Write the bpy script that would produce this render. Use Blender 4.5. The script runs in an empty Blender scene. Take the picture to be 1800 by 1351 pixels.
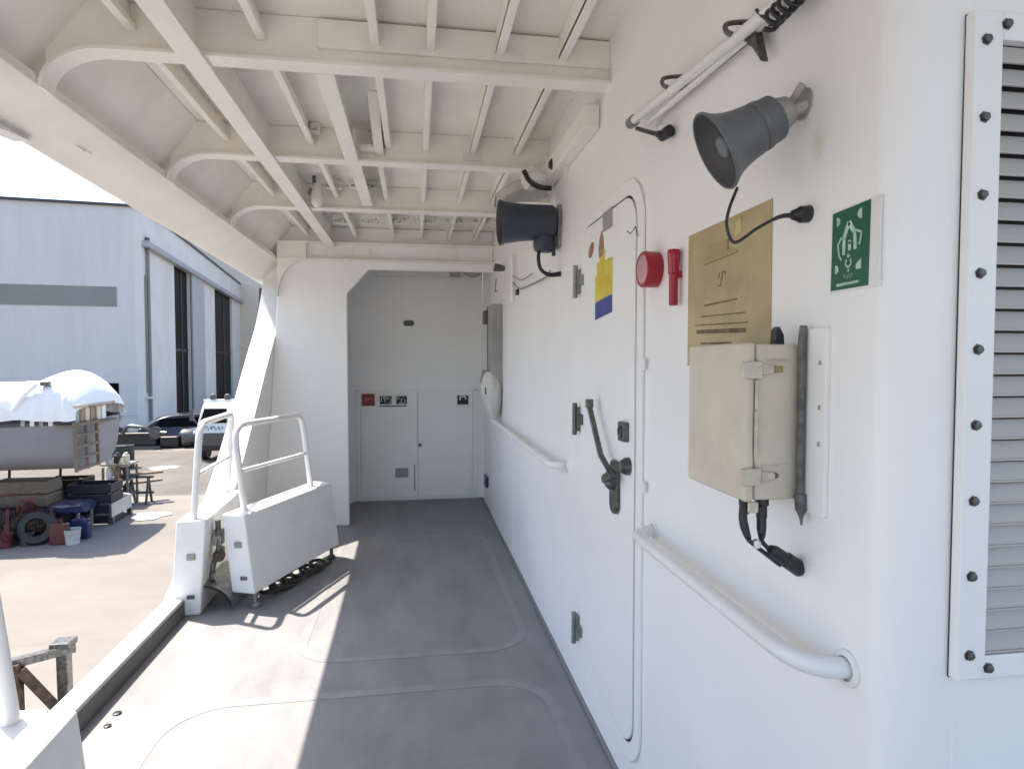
import bpy, bmesh, math, random
from mathutils import Vector, Matrix, noise
random.seed(7)
C = bpy.context.scene.collection
scn = bpy.context.scene
R = math.radians
# ------------------------------------------------------------------ survey helper
# camera station used while surveying the photo: a pixel becomes a point ON a real plane of the place
F, CX, CY = 1100.0, 900.0, 675.5
CAM = Vector((0, 0, 1.6)); YAW, PIT = R(8.8), R(2.2)
FW = Vector((math.sin(YAW)*math.cos(PIT), math.cos(YAW)*math.cos(PIT), -math.sin(PIT)))
RT = Vector((math.cos(YAW), -math.sin(YAW), 0))
UP = RT.cross(FW)
def hit(px, py, ax, v):
    d = FW + RT*((px-CX)/F) - UP*((py-CY)/F)
    return CAM + d*((v-CAM[ax])/d[ax])
W = .77            # plane of the deckhouse side wall
AFT = .90          # plane of its aft wall
G = -2.4           # yard level below the deck
def wl(px, py, off=0): return hit(px, py, 0, W-off)

# ------------------------------------------------------------------ materials
MATS = {}
def mat(name, col, rough=.5, metal=0, var=.06, scale=3, bump=0, bscale=40, spec=.5, col2=None, streak=None, coat=0):
    if name in MATS: return MATS[name]
    m = bpy.data.materials.new(name); m.use_nodes = True
    nt = m.node_tree; N = nt.nodes; L = nt.links
    b = N['Principled BSDF']; b.inputs['Roughness'].default_value = rough; b.inputs['Metallic'].default_value = metal
    b.inputs['Specular IOR Level'].default_value = spec
    if coat: b.inputs['Coat Weight'].default_value = coat
    tc = N.new('ShaderNodeTexCoord'); mp = N.new('ShaderNodeMapping')
    L.new(tc.outputs['Object'], mp.inputs['Vector'])
    if streak: mp.inputs['Scale'].default_value = streak
    nz = N.new('ShaderNodeTexNoise'); nz.inputs['Scale'].default_value = scale; nz.inputs['Detail'].default_value = 6; nz.inputs['Roughness'].default_value = .6
    L.new(mp.outputs[0], nz.inputs['Vector'])
    cr = N.new('ShaderNodeValToRGB')
    c2 = col2 or [c*(1-var*2) for c in col]
    cr.color_ramp.elements[0].position = .32; cr.color_ramp.elements[0].color = (*c2, 1)
    cr.color_ramp.elements[1].position = .62; cr.color_ramp.elements[1].color = (*[min(.9, c*(1+var*.5)) for c in col], 1)
    L.new(nz.outputs['Fac'], cr.inputs[0]); L.new(cr.outputs[0], b.inputs['Base Color'])
    rr = N.new('ShaderNodeMapRange'); rr.inputs[3].default_value = max(.03, rough-.08); rr.inputs[4].default_value = min(1, rough+.1)
    L.new(nz.outputs['Fac'], rr.inputs[0]); L.new(rr.outputs[0], b.inputs['Roughness'])
    if bump:
        n2 = N.new('ShaderNodeTexNoise'); n2.inputs['Scale'].default_value = bscale; n2.inputs['Detail'].default_value = 4
        L.new(tc.outputs['Object'], n2.inputs['Vector'])
        bp = N.new('ShaderNodeBump'); bp.inputs['Strength'].default_value = bump; bp.inputs['Distance'].default_value = .01
        L.new(n2.outputs['Fac'], bp.inputs['Height']); L.new(bp.outputs[0], b.inputs['Normal'])
    MATS[name] = m
    return m
def stain(m, pts, col):
    """worn rusty patches: world-space spots mixed into the paint"""
    nt = m.node_tree; N = nt.nodes; L = nt.links
    b = N['Principled BSDF']; src = b.inputs['Base Color'].links[0].from_socket
    ge = N.new('ShaderNodeNewGeometry')
    for (p, r, s) in pts:
        vm = N.new('ShaderNodeVectorMath'); vm.operation = 'SUBTRACT'; vm.inputs[1].default_value = p
        L.new(ge.outputs['Position'], vm.inputs[0])
        sc = N.new('ShaderNodeVectorMath'); sc.operation = 'MULTIPLY'; sc.inputs[1].default_value = (1/r, 1.5/r, .8/r)
        L.new(vm.outputs[0], sc.inputs[0])
        ln = N.new('ShaderNodeVectorMath'); ln.operation = 'LENGTH'; L.new(sc.outputs[0], ln.inputs[0])
        nz = N.new('ShaderNodeTexNoise'); nz.inputs['Scale'].default_value = 60; L.new(ge.outputs['Position'], nz.inputs['Vector'])
        ad = N.new('ShaderNodeMath'); ad.operation = 'ADD'; L.new(ln.outputs['Value'], ad.inputs[0]); L.new(nz.outputs['Fac'], ad.inputs[1])
        mr = N.new('ShaderNodeMapRange'); mr.interpolation_type = 'SMOOTHSTEP'
        mr.inputs[1].default_value = .45; mr.inputs[2].default_value = 1.45; mr.inputs[3].default_value = s; mr.inputs[4].default_value = 0
        L.new(ad.outputs[0], mr.inputs[0])
        mx = N.new('ShaderNodeMix'); mx.data_type = 'RGBA'; mx.inputs['B'].default_value = (*col, 1)
        L.new(mr.outputs[0], mx.inputs['Factor']); L.new(src, mx.inputs['A']); src = mx.outputs['Result']
    L.new(src, b.inputs['Base Color'])

WALL = mat('white wall paint', (.86, .855, .845), .38, var=.02, scale=1.6, bump=.10, bscale=5)
CEIL = mat('white overhead paint', (.87, .84, .785), .5, var=.04, scale=3, bump=.08, bscale=12)
WHITE = mat('white enamel', (.8, .8, .79), .35, var=.03, scale=6, bump=.04, bscale=20)
DECK = mat('grey deck paint', (.242, .242, .250), .55, var=.10, scale=5, bump=.25, bscale=220, streak=(1, .35, 1))
def grime(m, col, sc, lo, hi, amt):
    nt = m.node_tree; N = nt.nodes; L = nt.links
    b = N['Principled BSDF']; src = b.inputs['Base Color'].links[0].from_socket
    ge = N.new('ShaderNodeNewGeometry'); mp = N.new('ShaderNodeMapping'); mp.inputs['Scale'].default_value = sc
    L.new(ge.outputs['Position'], mp.inputs['Vector'])
    nz = N.new('ShaderNodeTexNoise'); nz.inputs['Scale'].default_value = 1; nz.inputs['Detail'].default_value = 8; nz.inputs['Roughness'].default_value = .7
    L.new(mp.outputs[0], nz.inputs['Vector'])
    mr = N.new('ShaderNodeMapRange'); mr.inputs[1].default_value = lo; mr.inputs[2].default_value = hi; mr.inputs[3].default_value = 0; mr.inputs[4].default_value = amt
    L.new(nz.outputs['Fac'], mr.inputs[0])
    mx = N.new('ShaderNodeMix'); mx.data_type = 'RGBA'; mx.inputs['B'].default_value = (*col, 1)
    L.new(mr.outputs[0], mx.inputs['Factor']); L.new(src, mx.inputs['A']); L.new(mx.outputs['Result'], b.inputs['Base Color'])
grime(DECK, (.13,.13,.135), (1.3,7,1), .56, .80, .5)
grime(DECK, (.31,.31,.315), (2.5,26,1), .62, .76, .5)
grime(DECK, (.20,.20,.205), (30,55,1), .66, .75, .5)
DECKL = mat('smooth deck border paint', (.262, .262, .270), .5, var=.08, scale=8)
DARK = mat('dark rubber', (.015, .015, .017), .5, var=.2)
BLACK = mat('black plastic', (.02, .02, .022), .35, var=.2, scale=20)
GREYM = mat('grey steel', (.30, .30, .29), .42, .7, var=.15, scale=30, bump=.1)
DGREY = mat('dark steel', (.14, .14, .135), .4, .6, var=.3, scale=40)
HORN = mat('charcoal grey horn enamel', (.125, .132, .142), .42, var=.1, scale=12)
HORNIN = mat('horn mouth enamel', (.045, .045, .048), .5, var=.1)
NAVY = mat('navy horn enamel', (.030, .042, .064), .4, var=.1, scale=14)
PUTTY = mat('putty metal', (.42, .40, .35), .5, .2, var=.2, scale=25)
CREAM = mat('cream box paint', (.62, .55, .44), .42, var=.05, scale=8, bump=.06, bscale=60)
CREAMD = mat('cream hardware', (.58, .52, .42), .5, var=.12, scale=30)
BRASS = mat('brass', (.45, .36, .16), .4, .8, var=.2)
PAPER = mat('tan laminated paper', (.45, .355, .19), .35, var=.10, scale=7)
INK = mat('faded ink', (.17, .13, .07), .7, var=.3, scale=30)
INKD = mat('black ink', (.03, .03, .03), .6, var=.2)
GREEN = mat('safety green', (.008, .105, .045), .4, var=.1)
GLOW = mat('pale luminous print', (.45, .62, .50), .5, var=.2, scale=40)
PWHITE = mat('white sticker', (.78, .78, .77), .4, var=.03)
RED = mat('red plastic', (.36, .012, .025), .3, var=.12, scale=20)
REDF = mat('pale red glass', (.55, .30, .30), .25, var=.1)
YEL = mat('yellow print', (.66, .55, .04), .45, var=.12, scale=14)
BLUE = mat('blue print', (.03, .05, .30), .4, var=.25, scale=30)
BROWN = mat('brown print', (.33, .22, .15), .5, var=.2, scale=40)
LGREY = mat('light grey print', (.34, .33, .32), .5, var=.1)
LOUV = mat('louvre grey paint', (.46, .445, .425), .45, var=.05, scale=4)
grime(CONC if 0 else WALL, (.60,.55,.46), (3,3,.7), .66, .9, .25)
RUST = mat('rusty brown steel', (.07, .045, .032), .75, .2, var=.5, scale=14, bump=.3, bscale=60)
CONC = mat('pale yard concrete', (.205, .185, .163), .9, var=.10, scale=.35, bump=.3, bscale=12)
grime(CONC, (.15,.13,.105), (.25,1.2,1), .52, .75, .6); grime(CONC, (.15,.13,.11), (3,4,1), .68, .78, .5)
ASPH = mat('worn grey asphalt', (.125, .112, .098), .9, var=.15, scale=.6, bump=.3, bscale=14)
BWALL = mat('white cladding', (.60, .585, .575), .6, var=.035, scale=1.2, streak=(1, 1, .12))
BSIDE = mat('white painted concrete', (.66, .64, .61), .7, var=.05, scale=.5)
BGREY = mat('grey band paint', (.23, .235, .22), .6, var=.06, scale=.5)
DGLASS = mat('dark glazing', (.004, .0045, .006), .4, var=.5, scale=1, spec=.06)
FARW = mat('beige cladding', (.62, .55, .45), .7, var=.03, scale=.2)
HULLG = mat('grey hull paint', (.22, .22, .24), .45, var=.06, scale=2)
TARP = mat('white tarpaulin', (.80, .80, .80), .6, var=.03, scale=3, bump=.3, bscale=6)
TIMB = mat('weathered timber', (.19, .145, .105), .8, var=.25, scale=8, streak=(1, 8, 8))
REDO = mat('red oxide paint', (.14, .03, .03), .7, var=.4, scale=10)
BTARP = mat('blue tarpaulin', (.012, .020, .075), .5, var=.3, scale=5, bump=.4, bscale=8)
GALV = mat('galvanised sheet', (.42, .43, .44), .45, .5, var=.1, scale=5)
DGREEN = mat('dark green drum paint', (.02, .035, .022), .5, var=.3)
CARD = mat('dark car paint', (.02, .022, .026), .25, .3, var=.1, coat=.6)
CARB = mat('pale blue car paint', (.24, .30, .34), .25, .3, var=.05, coat=.6)
MWHITE = mat('truck white', (.75, .75, .74), .35, var=.04)
LAMPW = mat('opal plastic', (.72, .72, .68), .3, var=.02)
ROPE = mat('black hose', (.03, .028, .026), .6, var=.3)
CANV = mat('white canvas', (.62, .61, .58), .8, var=.08, scale=8, bump=.3, bscale=25)
stain(WALL, [(tuple(hit(1440, 252, 0, W)), .05, .35), (tuple(hit(1418, 205, 0, W)), .025, .3)], (.55, .42, .22))

# ------------------------------------------------------------------ mesh builder
class MB:
    def __init__(s): s.v = []; s.f = []; s.sm = []
    def add(s, vs, fs, smooth=False):
        o = len(s.v); s.v += [Vector(v) for v in vs]
        for f in fs: s.f.append([o+i for i in f]); s.sm.append(smooth)
        return s
    def box(s, x0, x1, y0, y1, z0, z1):
        return s.hexa([(x0,y0,z0),(x1,y0,z0),(x1,y1,z0),(x0,y1,z0)], [(x0,y0,z1),(x1,y0,z1),(x1,y1,z1),(x0,y1,z1)])
    def hexa(s, b, t):
        return s.add(list(b)+list(t), [(0,3,2,1),(4,5,6,7),(0,1,5,4),(1,2,6,5),(2,3,7,6),(3,0,4,7)])
    def bar(s, a, b, w, h, up=(0,0,1)):
        a = Vector(a); b = Vector(b); d = (b-a).normalized(); up = Vector(up)
        if abs(d.dot(up)) > .98: up = Vector((1,0,0))
        x = d.cross(up).normalized()*w/2; z = x.cross(d).normalized()*h/2
        return s.hexa([a-x-z, a+x-z, b+x-z, b-x-z], [a-x+z, a+x+z, b+x+z, b-x+z])
    def prism(s, poly, ext):
        """poly: list of 3D points, ext: extrusion vector"""
        n = len(poly); ext = Vector(ext); p = [Vector(q) for q in poly]
        return s.add(p+[q+ext for q in p], [tuple(range(n-1,-1,-1)), tuple(range(n,2*n))]+[(i,(i+1)%n,n+(i+1)%n,n+i) for i in range(n)])
    def tube(s, pts, r, n=12, caps=True):
        pts = [Vector(p) for p in pts]; m = len(pts)
        rs = r if isinstance(r, (list, tuple)) else [r]*m
        t0 = (pts[1]-pts[0]).normalized(); a = t0.orthogonal().normalized()
        vs = []
        for i, p in enumerate(pts):
            t = ((pts[min(i+1,m-1)]-p).normalized() + (p-pts[max(i-1,0)]).normalized())
            t = t.normalized() if t.length > 1e-6 else t0
            a = (a - t*a.dot(t)).normalized(); b = t.cross(a)
            vs += [p+(a*math.cos(2*math.pi*k/n)+b*math.sin(2*math.pi*k/n))*rs[i] for k in range(n)]
        fs = [(i*n+k, i*n+(k+1)%n, (i+1)*n+(k+1)%n, (i+1)*n+k) for i in range(m-1) for k in range(n)]
        s.add(vs, fs, True)
        if caps: s.add(vs[:n], [tuple(range(n-1,-1,-1))]); s.add(vs[-n:], [tuple(range(n))])
        return s
    def lathe(s, o, ax, prof, n=40):
        """prof: list of (distance along ax, radius)"""
        o = Vector(o); ax = Vector(ax).normalized(); a = ax.orthogonal().normalized(); b = ax.cross(a)
        vs = [o+ax*d+(a*math.cos(2*math.pi*k/n)+b*math.sin(2*math.pi*k/n))*max(r,1e-4) for d, r in prof for k in range(n)]
        fs = [(i*n+k, i*n+(k+1)%n, (i+1)*n+(k+1)%n, (i+1)*n+k) for i in range(len(prof)-1) for k in range(n)]
        return s.add(vs, fs, True)
    def grid(s, rows, smooth=True):
        n = len(rows[0]); vs = [p for r in rows for p in r]
        return s.add(vs, [(i*n+k, i*n+k+1, (i+1)*n+k+1, (i+1)*n+k) for i in range(len(rows)-1) for k in range(n-1)], smooth)
    def build(s, name, m, parent=None, bevel=0, seg=2, angle=35):
        org = Vector(parent['_o']) if parent is not None else Vector((0,0,0))
        me = bpy.data.meshes.new(name)
        me.from_pydata([v-org for v in s.v], [], s.f); me.update()
        bm = bmesh.new(); bm.from_mesh(me)
        bmesh.ops.remove_doubles(bm, verts=bm.verts, dist=1e-5)
        bmesh.ops.recalc_face_normals(bm, faces=bm.faces)
        bm.to_mesh(me); bm.free()
        for p in me.polygons: p.use_smooth = True
        me.set_sharp_from_angle(angle=R(angle))
        me.materials.append(m)
        o = bpy.data.objects.new(name, me); C.objects.link(o)
        if parent is not None: o.parent = parent
        o['_o'] = list(org)
        if bevel:
            md = o.modifiers.new('bevel', 'BEVEL'); md.width = bevel; md.segments = seg; md.limit_method = 'ANGLE'; md.angle_limit = R(40); md.harden_normals = True
        return o
def bez(pts, k=10):
    """Catmull-Rom through pts"""
    P = [Vector(p) for p in pts]; P = [P[0]*2-P[1]]+P+[P[-1]*2-P[-2]]; out = []
    for i in range(1, len(P)-2):
        for j in range(k):
            t = j/k; a, b, c, d = P[i-1:i+3]
            out.append(.5*((2*b)+(c-a)*t+(2*a-5*b+4*c-d)*t*t+(3*b-a-3*c+d)*t**3))
    return out+[P[-2]]
def rrect(y0, y1, z0, z1, r, n=8):
    out = []
    for cy, cz, a0 in ((y1-r, z1-r, 0), (y0+r, z1-r, 90), (y0+r, z0+r, 180), (y1-r, z0+r, 270)):
        out += [(cy+r*math.cos(R(a0+90*i/n)), cz+r*math.sin(R(a0+90*i/n))) for i in range(n+1)]
    return out
def ring(mb, outer, inner, f, ext):
    """ring between two equal-count closed outlines mapped by f(u,v), extruded by ext"""
    n = len(outer); ext = Vector(ext)
    vs = [Vector(f(*p)) for p in outer]+[Vector(f(*p)) for p in inner]
    vs += [v+ext for v in vs]
    fs = []
    for i in range(n):
        j = (i+1) % n
        fs += [(i, j, n+j, n+i), (2*n+i, 3*n+i, 3*n+j, 2*n+j), (i, 2*n+i, 2*n+j, j), (n+i, n+j, 3*n+j, 3*n+i)]
    mb.add(vs, fs); return mb
def thing(name, label, cat, loc=(0,0,0), group=None):
    o = bpy.data.objects.new(name, None); C.objects.link(o); o.location = loc; o['_o'] = list(loc); o.empty_display_size = .1
    o['label'] = label; o['category'] = cat
    if group: o['group'] = group
    return o
def tag(o, label, cat, group=None):
    o['label'] = label; o['category'] = cat
    if group: o['group'] = group
    return o
def struct(o, kind='structure'): o['kind'] = kind; return o
def dup(o, off, parent=None, name=None):
    c = o.copy(); C.objects.link(c); c.location = o.location+Vector(off)
    if parent is not None: c.parent = parent
    return c
def glyphs(mb, f, u0, u1, v0, v1, n, th, seed):
    """a row of small illegible letter-like strokes on a plane; f(u,v)->point, th: thickness vector"""
    rd = random.Random(seed); w = (u1-u0)/n; s = abs(w)*.16
    for i in range(n):
        a = u0+w*i+w*.15; b = u0+w*(i+1)-w*.15; k = rd.random()
        def seg(p, q):
            p = Vector((*p, 0)); q = Vector((*q, 0)); d = (q-p).normalized(); x = Vector((-d.y, d.x, 0))*s/2
            mb.prism([f(*(p+x).xy), f(*(p-x).xy), f(*(q-x).xy), f(*(q+x).xy)], th)
        m = (v0+v1)/2
        j1 = v0+(v1-v0)*rd.uniform(.2, .45); j2 = v0+(v1-v0)*rd.uniform(.55, .8)
        if k < .25: seg((a, j1), (a, v1)); seg((a, v1), (b, v1)); seg((b, v1), (b, j2))
        elif k < .5: seg((a, j1), (b, j1)); seg((a, j2), (b, j2)); seg((a, j1), (a, j2))
        elif k < .75: seg((a, v0), (a, j2)); seg((b, j1), (b, v1))
        else: seg((a, v0), (b, v0)); seg((b, v0), (b, j2)); seg((a, j2), ((a+b)/2, v1))

# ------------------------------------------------------------------ world, sun, camera
SUN = Vector((-.43, .30, 1)).normalized()
w = bpy.data.worlds.new('World'); scn.world = w; w.use_nodes = True
nt = w.node_tree; bg = nt.nodes['Background']
sky = nt.nodes.new('ShaderNodeTexSky'); sky.sky_type = 'NISHITA'; sky.sun_disc = False
sky.sun_elevation = math.asin(SUN.z); sky.sun_rotation = math.atan2(SUN.x, SUN.y); sky.dust_density = 1.8; sky.ozone_density = .7; sky.air_density = 1.0
nt.links.new(sky.outputs[0], bg.inputs[0]); bg.inputs[1].default_value = .10
sl = bpy.data.lights.new('sun', 'SUN'); sl.energy = 2.9; sl.angle = R(.53); sl.color = (1, .915, .80)
so = bpy.data.objects.new('sun', sl); C.objects.link(so); so.rotation_euler = SUN.to_track_quat('Z', 'Y').to_euler(); so.location = (-4, 1, 9)
cd = bpy.data.cameras.new('camera'); cam = bpy.data.objects.new('camera', cd); C.objects.link(cam); scn.camera = cam
cam.location = CAM; cam.rotation_euler = (math.pi/2-PIT, 0, -YAW)
cd.sensor_width = 36; cd.sensor_fit = 'HORIZONTAL'; cd.lens = F/1800*36; cd.clip_start = .02; cd.clip_end = 2000
scn.view_settings.view_transform = 'Standard'; scn.view_settings.look = 'None'; scn.view_settings.gamma = 1
scn.view_settings.exposure = 1.95
scn.render.engine = 'CYCLES'
scn.cycles.max_bounces = 12; scn.cycles.diffuse_bounces = 8

# ------------------------------------------------------------------ yard ground
struct(MB().add([(-900,-300,G),(900,-300,G),(900,1500,G),(-900,1500,G)], [(0,1,2,3)]).build('yard_ground', CONC))
struct(MB().add([(-60,20.2,G+.004),(14,19.6,G+.004),(14,29.5,G+.004),(-60,29.5,G+.004)], [(0,1,2,3)]).build('yard_road', ASPH))

# ------------------------------------------------------------------ deck
D = MB()
D.box(-1.5, 6, -6, AFT+.08, -.04, 0); D.box(-1.5, W+.03, AFT+.08, 7.2, -.04, 0)
struct(D.build('deck', DECK))
bl = MB()
def deckring(x0, x1, y0, y1, r, wd):
    o = rrect(x0, x1, y0, y1, r); i = rrect(x0+wd, x1-wd, y0+wd, y1-wd, r-wd)
    ring(bl, o, i, lambda a, b: (a, b, .0005), (0, 0, .0012))
deckring(-.66, .64, 3.36, 5.72, .26, .05)
deckring(-1.14, .66, 1.2, 3.06, .30, .06)
struct(bl.build('deck_border', DECKL))
m = MB(); m.lathe((-1.344, 3.02, .0), (0,0,1), [(0,.018),(.006,.018),(.008,.014),(.008,0)], 16)
tag(m.build('deck_bolt', BLACK), 'black bolt head in the sunlit deck, farther of two beside the deck edge', 'bolt', 'bolt heads in the deck')
m = MB(); m.lathe((-1.34, 2.92, .0), (0,0,1), [(0,.015),(.006,.015),(.008,.011),(.008,0)], 16)
tag(m.build('deck_bolt', BLACK), 'black bolt head in the sunlit deck, nearer of two beside the deck edge', 'bolt', 'bolt heads in the deck')

# ship side under the deck + toe board
t = thing('ship_hull', 'white ship side below the open edge of the deck', 'ship hull', (-1.5, 2, G))
MB().box(-1.56, 6, -6, 7.35, -2.1, -.045).build('hull_side', WHITE, t)
t = thing('toe_board', 'low white kerb along the open deck edge with dark inner side', 'toe board', (-1.5, 2, 0))
MB().box(-1.545, -1.44, -6, 4.15, -.04, .115).build('kerb', WHITE, t, bevel=.006)
MB().box(-1.439, -1.433, -6, 4.15, .001, .10).build('inner_strip', mat('dark grey kerb paint', (.09,.09,.092), .6), t)
for s_, (yy) in enumerate((3.62, 2.93)):
    m = MB(); glyphs(m, lambda a, b: (-1.49+b, yy+a, .1152), -.05, .05, -.012, .012, 6, (0,0,.0006), 11+s_)
    m.build('marking', LGREY, t)

# ------------------------------------------------------------------ side bulwark with slanting sunlit edge
t = thing('side_bulwark', 'white ship side plating forward of the opening with a slanting sunlit edge', 'bulwark', (-1.5, 6, 0))
xin = lambda z: -1.43+.068*z
ctl = []
for px_, py_ in ((330,1090),(370,985),(415,850),(440,760),(470,640),(488,570),(499,500),(500,470)):
    x_ = -1.43
    for _ in range(12): q_ = hit(px_, py_, 0, x_); x_ = xin(q_.z)
    ctl.append((q_.y, q_.z))
ctl.append((ctl[-1][0], 2.70))
cv = bez([(0,y,z) for y, z in ctl], 6)
inn = [Vector((xin(p.z), p.y, p.z)) for p in cv]; out = [p+Vector((-.2,0,0)) for p in inn]
bi = [Vector((p.x, 7.34, p.z)) for p in inn]; bo = [Vector((p.x, 7.34, p.z)) for p in out]
m = MB(); m.grid([inn, out]); m.build('edge_flange', WHITE, t)
m = MB(); m.grid([inn, bi], False); m.grid([out, bo], False); m.build('plating', WALL, t)
# aft bulwark piece of the same opening (mostly behind the camera's left)
t = thing('aft_bulwark', 'white ship side plating at the aft end of the opening with a curved top corner', 'bulwark', (-1.5, 0, 0))
ctl = [(2.75,2.455),(2.5,2.43),(2.2,2.36),(1.8,2.27),(1.2,2.16),(.4,2.05),(-.55,1.95)]
cv = bez([(0,y,z) for y, z in ctl], 6)
inn = [Vector((-1.44-.015*p.z, p.y, p.z)) for p in cv]; out = [p+Vector((-.07,0,0)) for p in inn]
bi = [Vector((-1.50, p.y, 2.47)) for p in inn]; bo = [Vector((-1.53, p.y, 2.47)) for p in out]
m = MB(); m.grid([inn, out]); m.build('edge_flange', WHITE, t)
m = MB(); m.grid([inn, bi], False); m.grid([out, bo], False); m.build('plating', WALL, t)

# ------------------------------------------------------------------ roof over the side deck
RZ = 2.87; GB = 2.70; RY0 = -1.2
roof = thing('deck_roof', 'white painted steel overhead with cross girders and stiffeners', 'deck roof', (0, 3, RZ))
m = MB(); m.box(-1.545, 4.5, RY0, AFT, RZ, RZ+.03); m.box(-1.545, W+.2, AFT, 7.34, RZ, RZ+.03)
m.build('ceiling_plate', CEIL, roof)
# edge beam
lipx = lambda y: -1.285
prof_b = [(-1.285,2.590),(-1.285,2.552),(-1.325,2.530),(-1.505,2.465),(-1.525,2.465),(-1.545,2.868),(-1.13,2.868),(-1.345,2.592)]
rows = []
for y in (RY0, 2.2, 6.0, 7.3):
    rows.append([Vector((dx, y, z-(.025*(y-2.5) if 2.46 < z < 2.5 else 0))) for dx, z in prof_b+prof_b[:1]])
m = MB(); m.grid(rows, False); m.build('edge_beam', CEIL, roof, bevel=.005)
m = MB(); glyphs(m, lambda a, b: (-1.40-2.4*b, 2.95+a, 2.5008+b), -.04, .05, -.016, .016, 5, (.002,0,0), 5)
m.build('marking', LGREY, roof)
def girder(y, x1=W+.02, knee=True, r=.2):
    x0 = lipx(y)+.014
    pts = []
    if knee:
        for i in range(11):
            a = R(90*i/10); pts.append((x0+r-r*math.cos(a), 2.556+.144*math.sin(a)))
    else: pts.append((x0, GB))
    pts.append((x1, GB))
    top = [(x1, RZ-.002), (x0, RZ-.002)]
    g = MB().prism([(x, y+.035, z) for x, z in pts+top], (0, .012, 0)).build('cross_girder', CEIL, roof)
    fl = MB(); lo = [Vector((x, y, z)) for x, z in pts]; hi = []
    n = len(pts)
    for i, (x, z) in enumerate(pts):
        a = Vector((pts[min(i+1,n-1)][0]-pts[max(i-1,0)][0], 0, pts[min(i+1,n-1)][1]-pts[max(i-1,0)][1])).normalized()
        nrm = Vector((-a.z, 0, a.x)); hi.append(Vector((x, y, z))+nrm*.012)
    e = Vector((0, .085, 0))
    vs = lo+hi+[p+e for p in lo]+[p+e for p in hi]
    fs = []
    for i in range(n-1):
        fs += [(i,i+1,2*n+i+1,2*n+i),(n+i,3*n+i,3*n+i+1,n+i+1),(i,n+i,n+i+1,i+1),(2*n+i,2*n+i+1,3*n+i+1,3*n+i)]
    fs += [(0,2*n,3*n,n),(n-1,2*n-1,4*n-1,3*n-1)]
    fl.add([v-Vector((0,0,.012)) for v in vs], fs); fl.build('flange', CEIL, g)
    return g
for y in (-1.1, .18, 1.31, 2.42, 3.555, 4.69): girder(y)
# long tee girder and the shorter one
def tee(x, y0, y1, wf, name='long_girder', z=GB-.014):
    m = MB(); m.box(x-wf/2, x+wf/2, y0, y1, z-.012, z); m.box(x-.006, x+.006, y0, y1, z, RZ-.001)
    m.build(name, CEIL, roof)
tee(-.78, RY0, 6.18, .085)
tee(-.335, 2.51, 3.553, .07, z=GB+.001); tee(-.335, 3.64, 4.688, .07, z=GB+.03)
# stiffeners in every bay
ys = [-1.07, .20, 1.35, 2.455, 3.59, 4.725, 6.19]
for i in range(len(ys)-1):
    y0, y1 = ys[i]+.013, ys[i+1]
    for x in (-1.0, -.56, -.21 if i != 2 and i != 3 else -.15, .055, .32, .57):
        m = MB(); m.box(x-.006, x+.006, y0, y1, 2.775, RZ-.001); m.box(x-.006, x+.026, y0, y1, 2.77, 2.795)
        m.build('stiffener', CEIL, roof, bevel=.004, seg=2)
# header doubling and tags on the first girder
MB().box(-.35, W, 2.44, 2.4535, 2.755, 2.86).build('doubling_plate', CEIL, roof, bevel=.002)
a = hit(870, 88, 1, 2.43); b = hit(920, 110, 1, 2.43)
MB().box(a.x, b.x, 2.433, 2.4395, b.z, a.z).build('tag_plate', PWHITE, roof, bevel=.001)
a = hit(815, 268, 1, 3.58); b = hit(848, 283, 1, 3.58)
MB().box(a.x, b.x, 3.583, 3.589, b.z, a.z).build('tag_plate', LAMPW, roof, bevel=.001)
# triangular lug between first and second girder
m = MB(); m.prism([(-.195,3.06,2.868),(-.195,3.588,2.868),(-.195,3.588,2.735)], (.01,0,0)); m.hexa([(-.215,3.06,2.862),(-.165,3.06,2.862),(-.165,3.588,2.732),(-.215,3.588,2.732)],[(-.215,3.06,2.869),(-.165,3.06,2.869),(-.165,3.588,2.740),(-.215,3.588,2.740)])
m.box(-.29,-.215,3.50,3.588,2.745,2.765)
m.build('lug', CEIL, roof)
for k, (pa, pb, yy) in enumerate([((x_, 380), (x_+34, 394), 5.62) for x_ in (585, 634, 684, 732, 782, 830)]+[((572, 322), (600, 331), 4.56), ((614, 321), (662, 332), 4.56), ((545, 222), (562, 233), 3.5)]):
    a = hit(*pa, 1, yy); b = hit(*pb, 1, yy)
    tb = MB().box(a.x, b.x, yy, yy+.05, b.z, max(a.z, RZ-.001)).build('terminal_block', LAMPW, roof, bevel=.004)
    m = MB(); glyphs(m, lambda u, v: (u, yy-.0005, v), a.x+.01, b.x-.01, b.z+.008, b.z+(a.z-b.z)*.75, 5, (0,-.002,0), 40+k); m.build('marking', GREYM, tb)
# wall top stringer / duct along the deckhouse
t = thing('cable_duct', 'beige boxed cable duct under the roof along the deckhouse wall', 'cable duct', (.72, 3, 2.6))
MB().box(.70,.768,2.56,3.53,2.565,2.665).build('duct', CEIL, t, bevel=.008)
MB().box(.66,.765,3.535,3.552,2.50,2.70).build('bracket', CEIL, t)

# ------------------------------------------------------------------ partial frame bulkhead on the left (Y 6.19)
t = thing('frame_bulkhead', 'white partial bulkhead standing across the left side of the deck', 'bulkhead', (-1.05, 6.2, 0))
xr = hit(612, 700, 1, 6.2).x; zc = hit(612, 516, 1, 6.2).z
p2 = hit(648, 474, 1, 6.2)
poly = [(-1.432,.0),(xr,.0),(xr,zc),(p2.x,p2.z),(W,p2.z),(W,RZ-.002),(-1.262,RZ-.002),(xin(2.45),2.45)]
MB().prism([(x, 6.19, z) for x, z in poly], (0, .06, 0)).build('plate', WALL, t, bevel=.012, seg=3)
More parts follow.
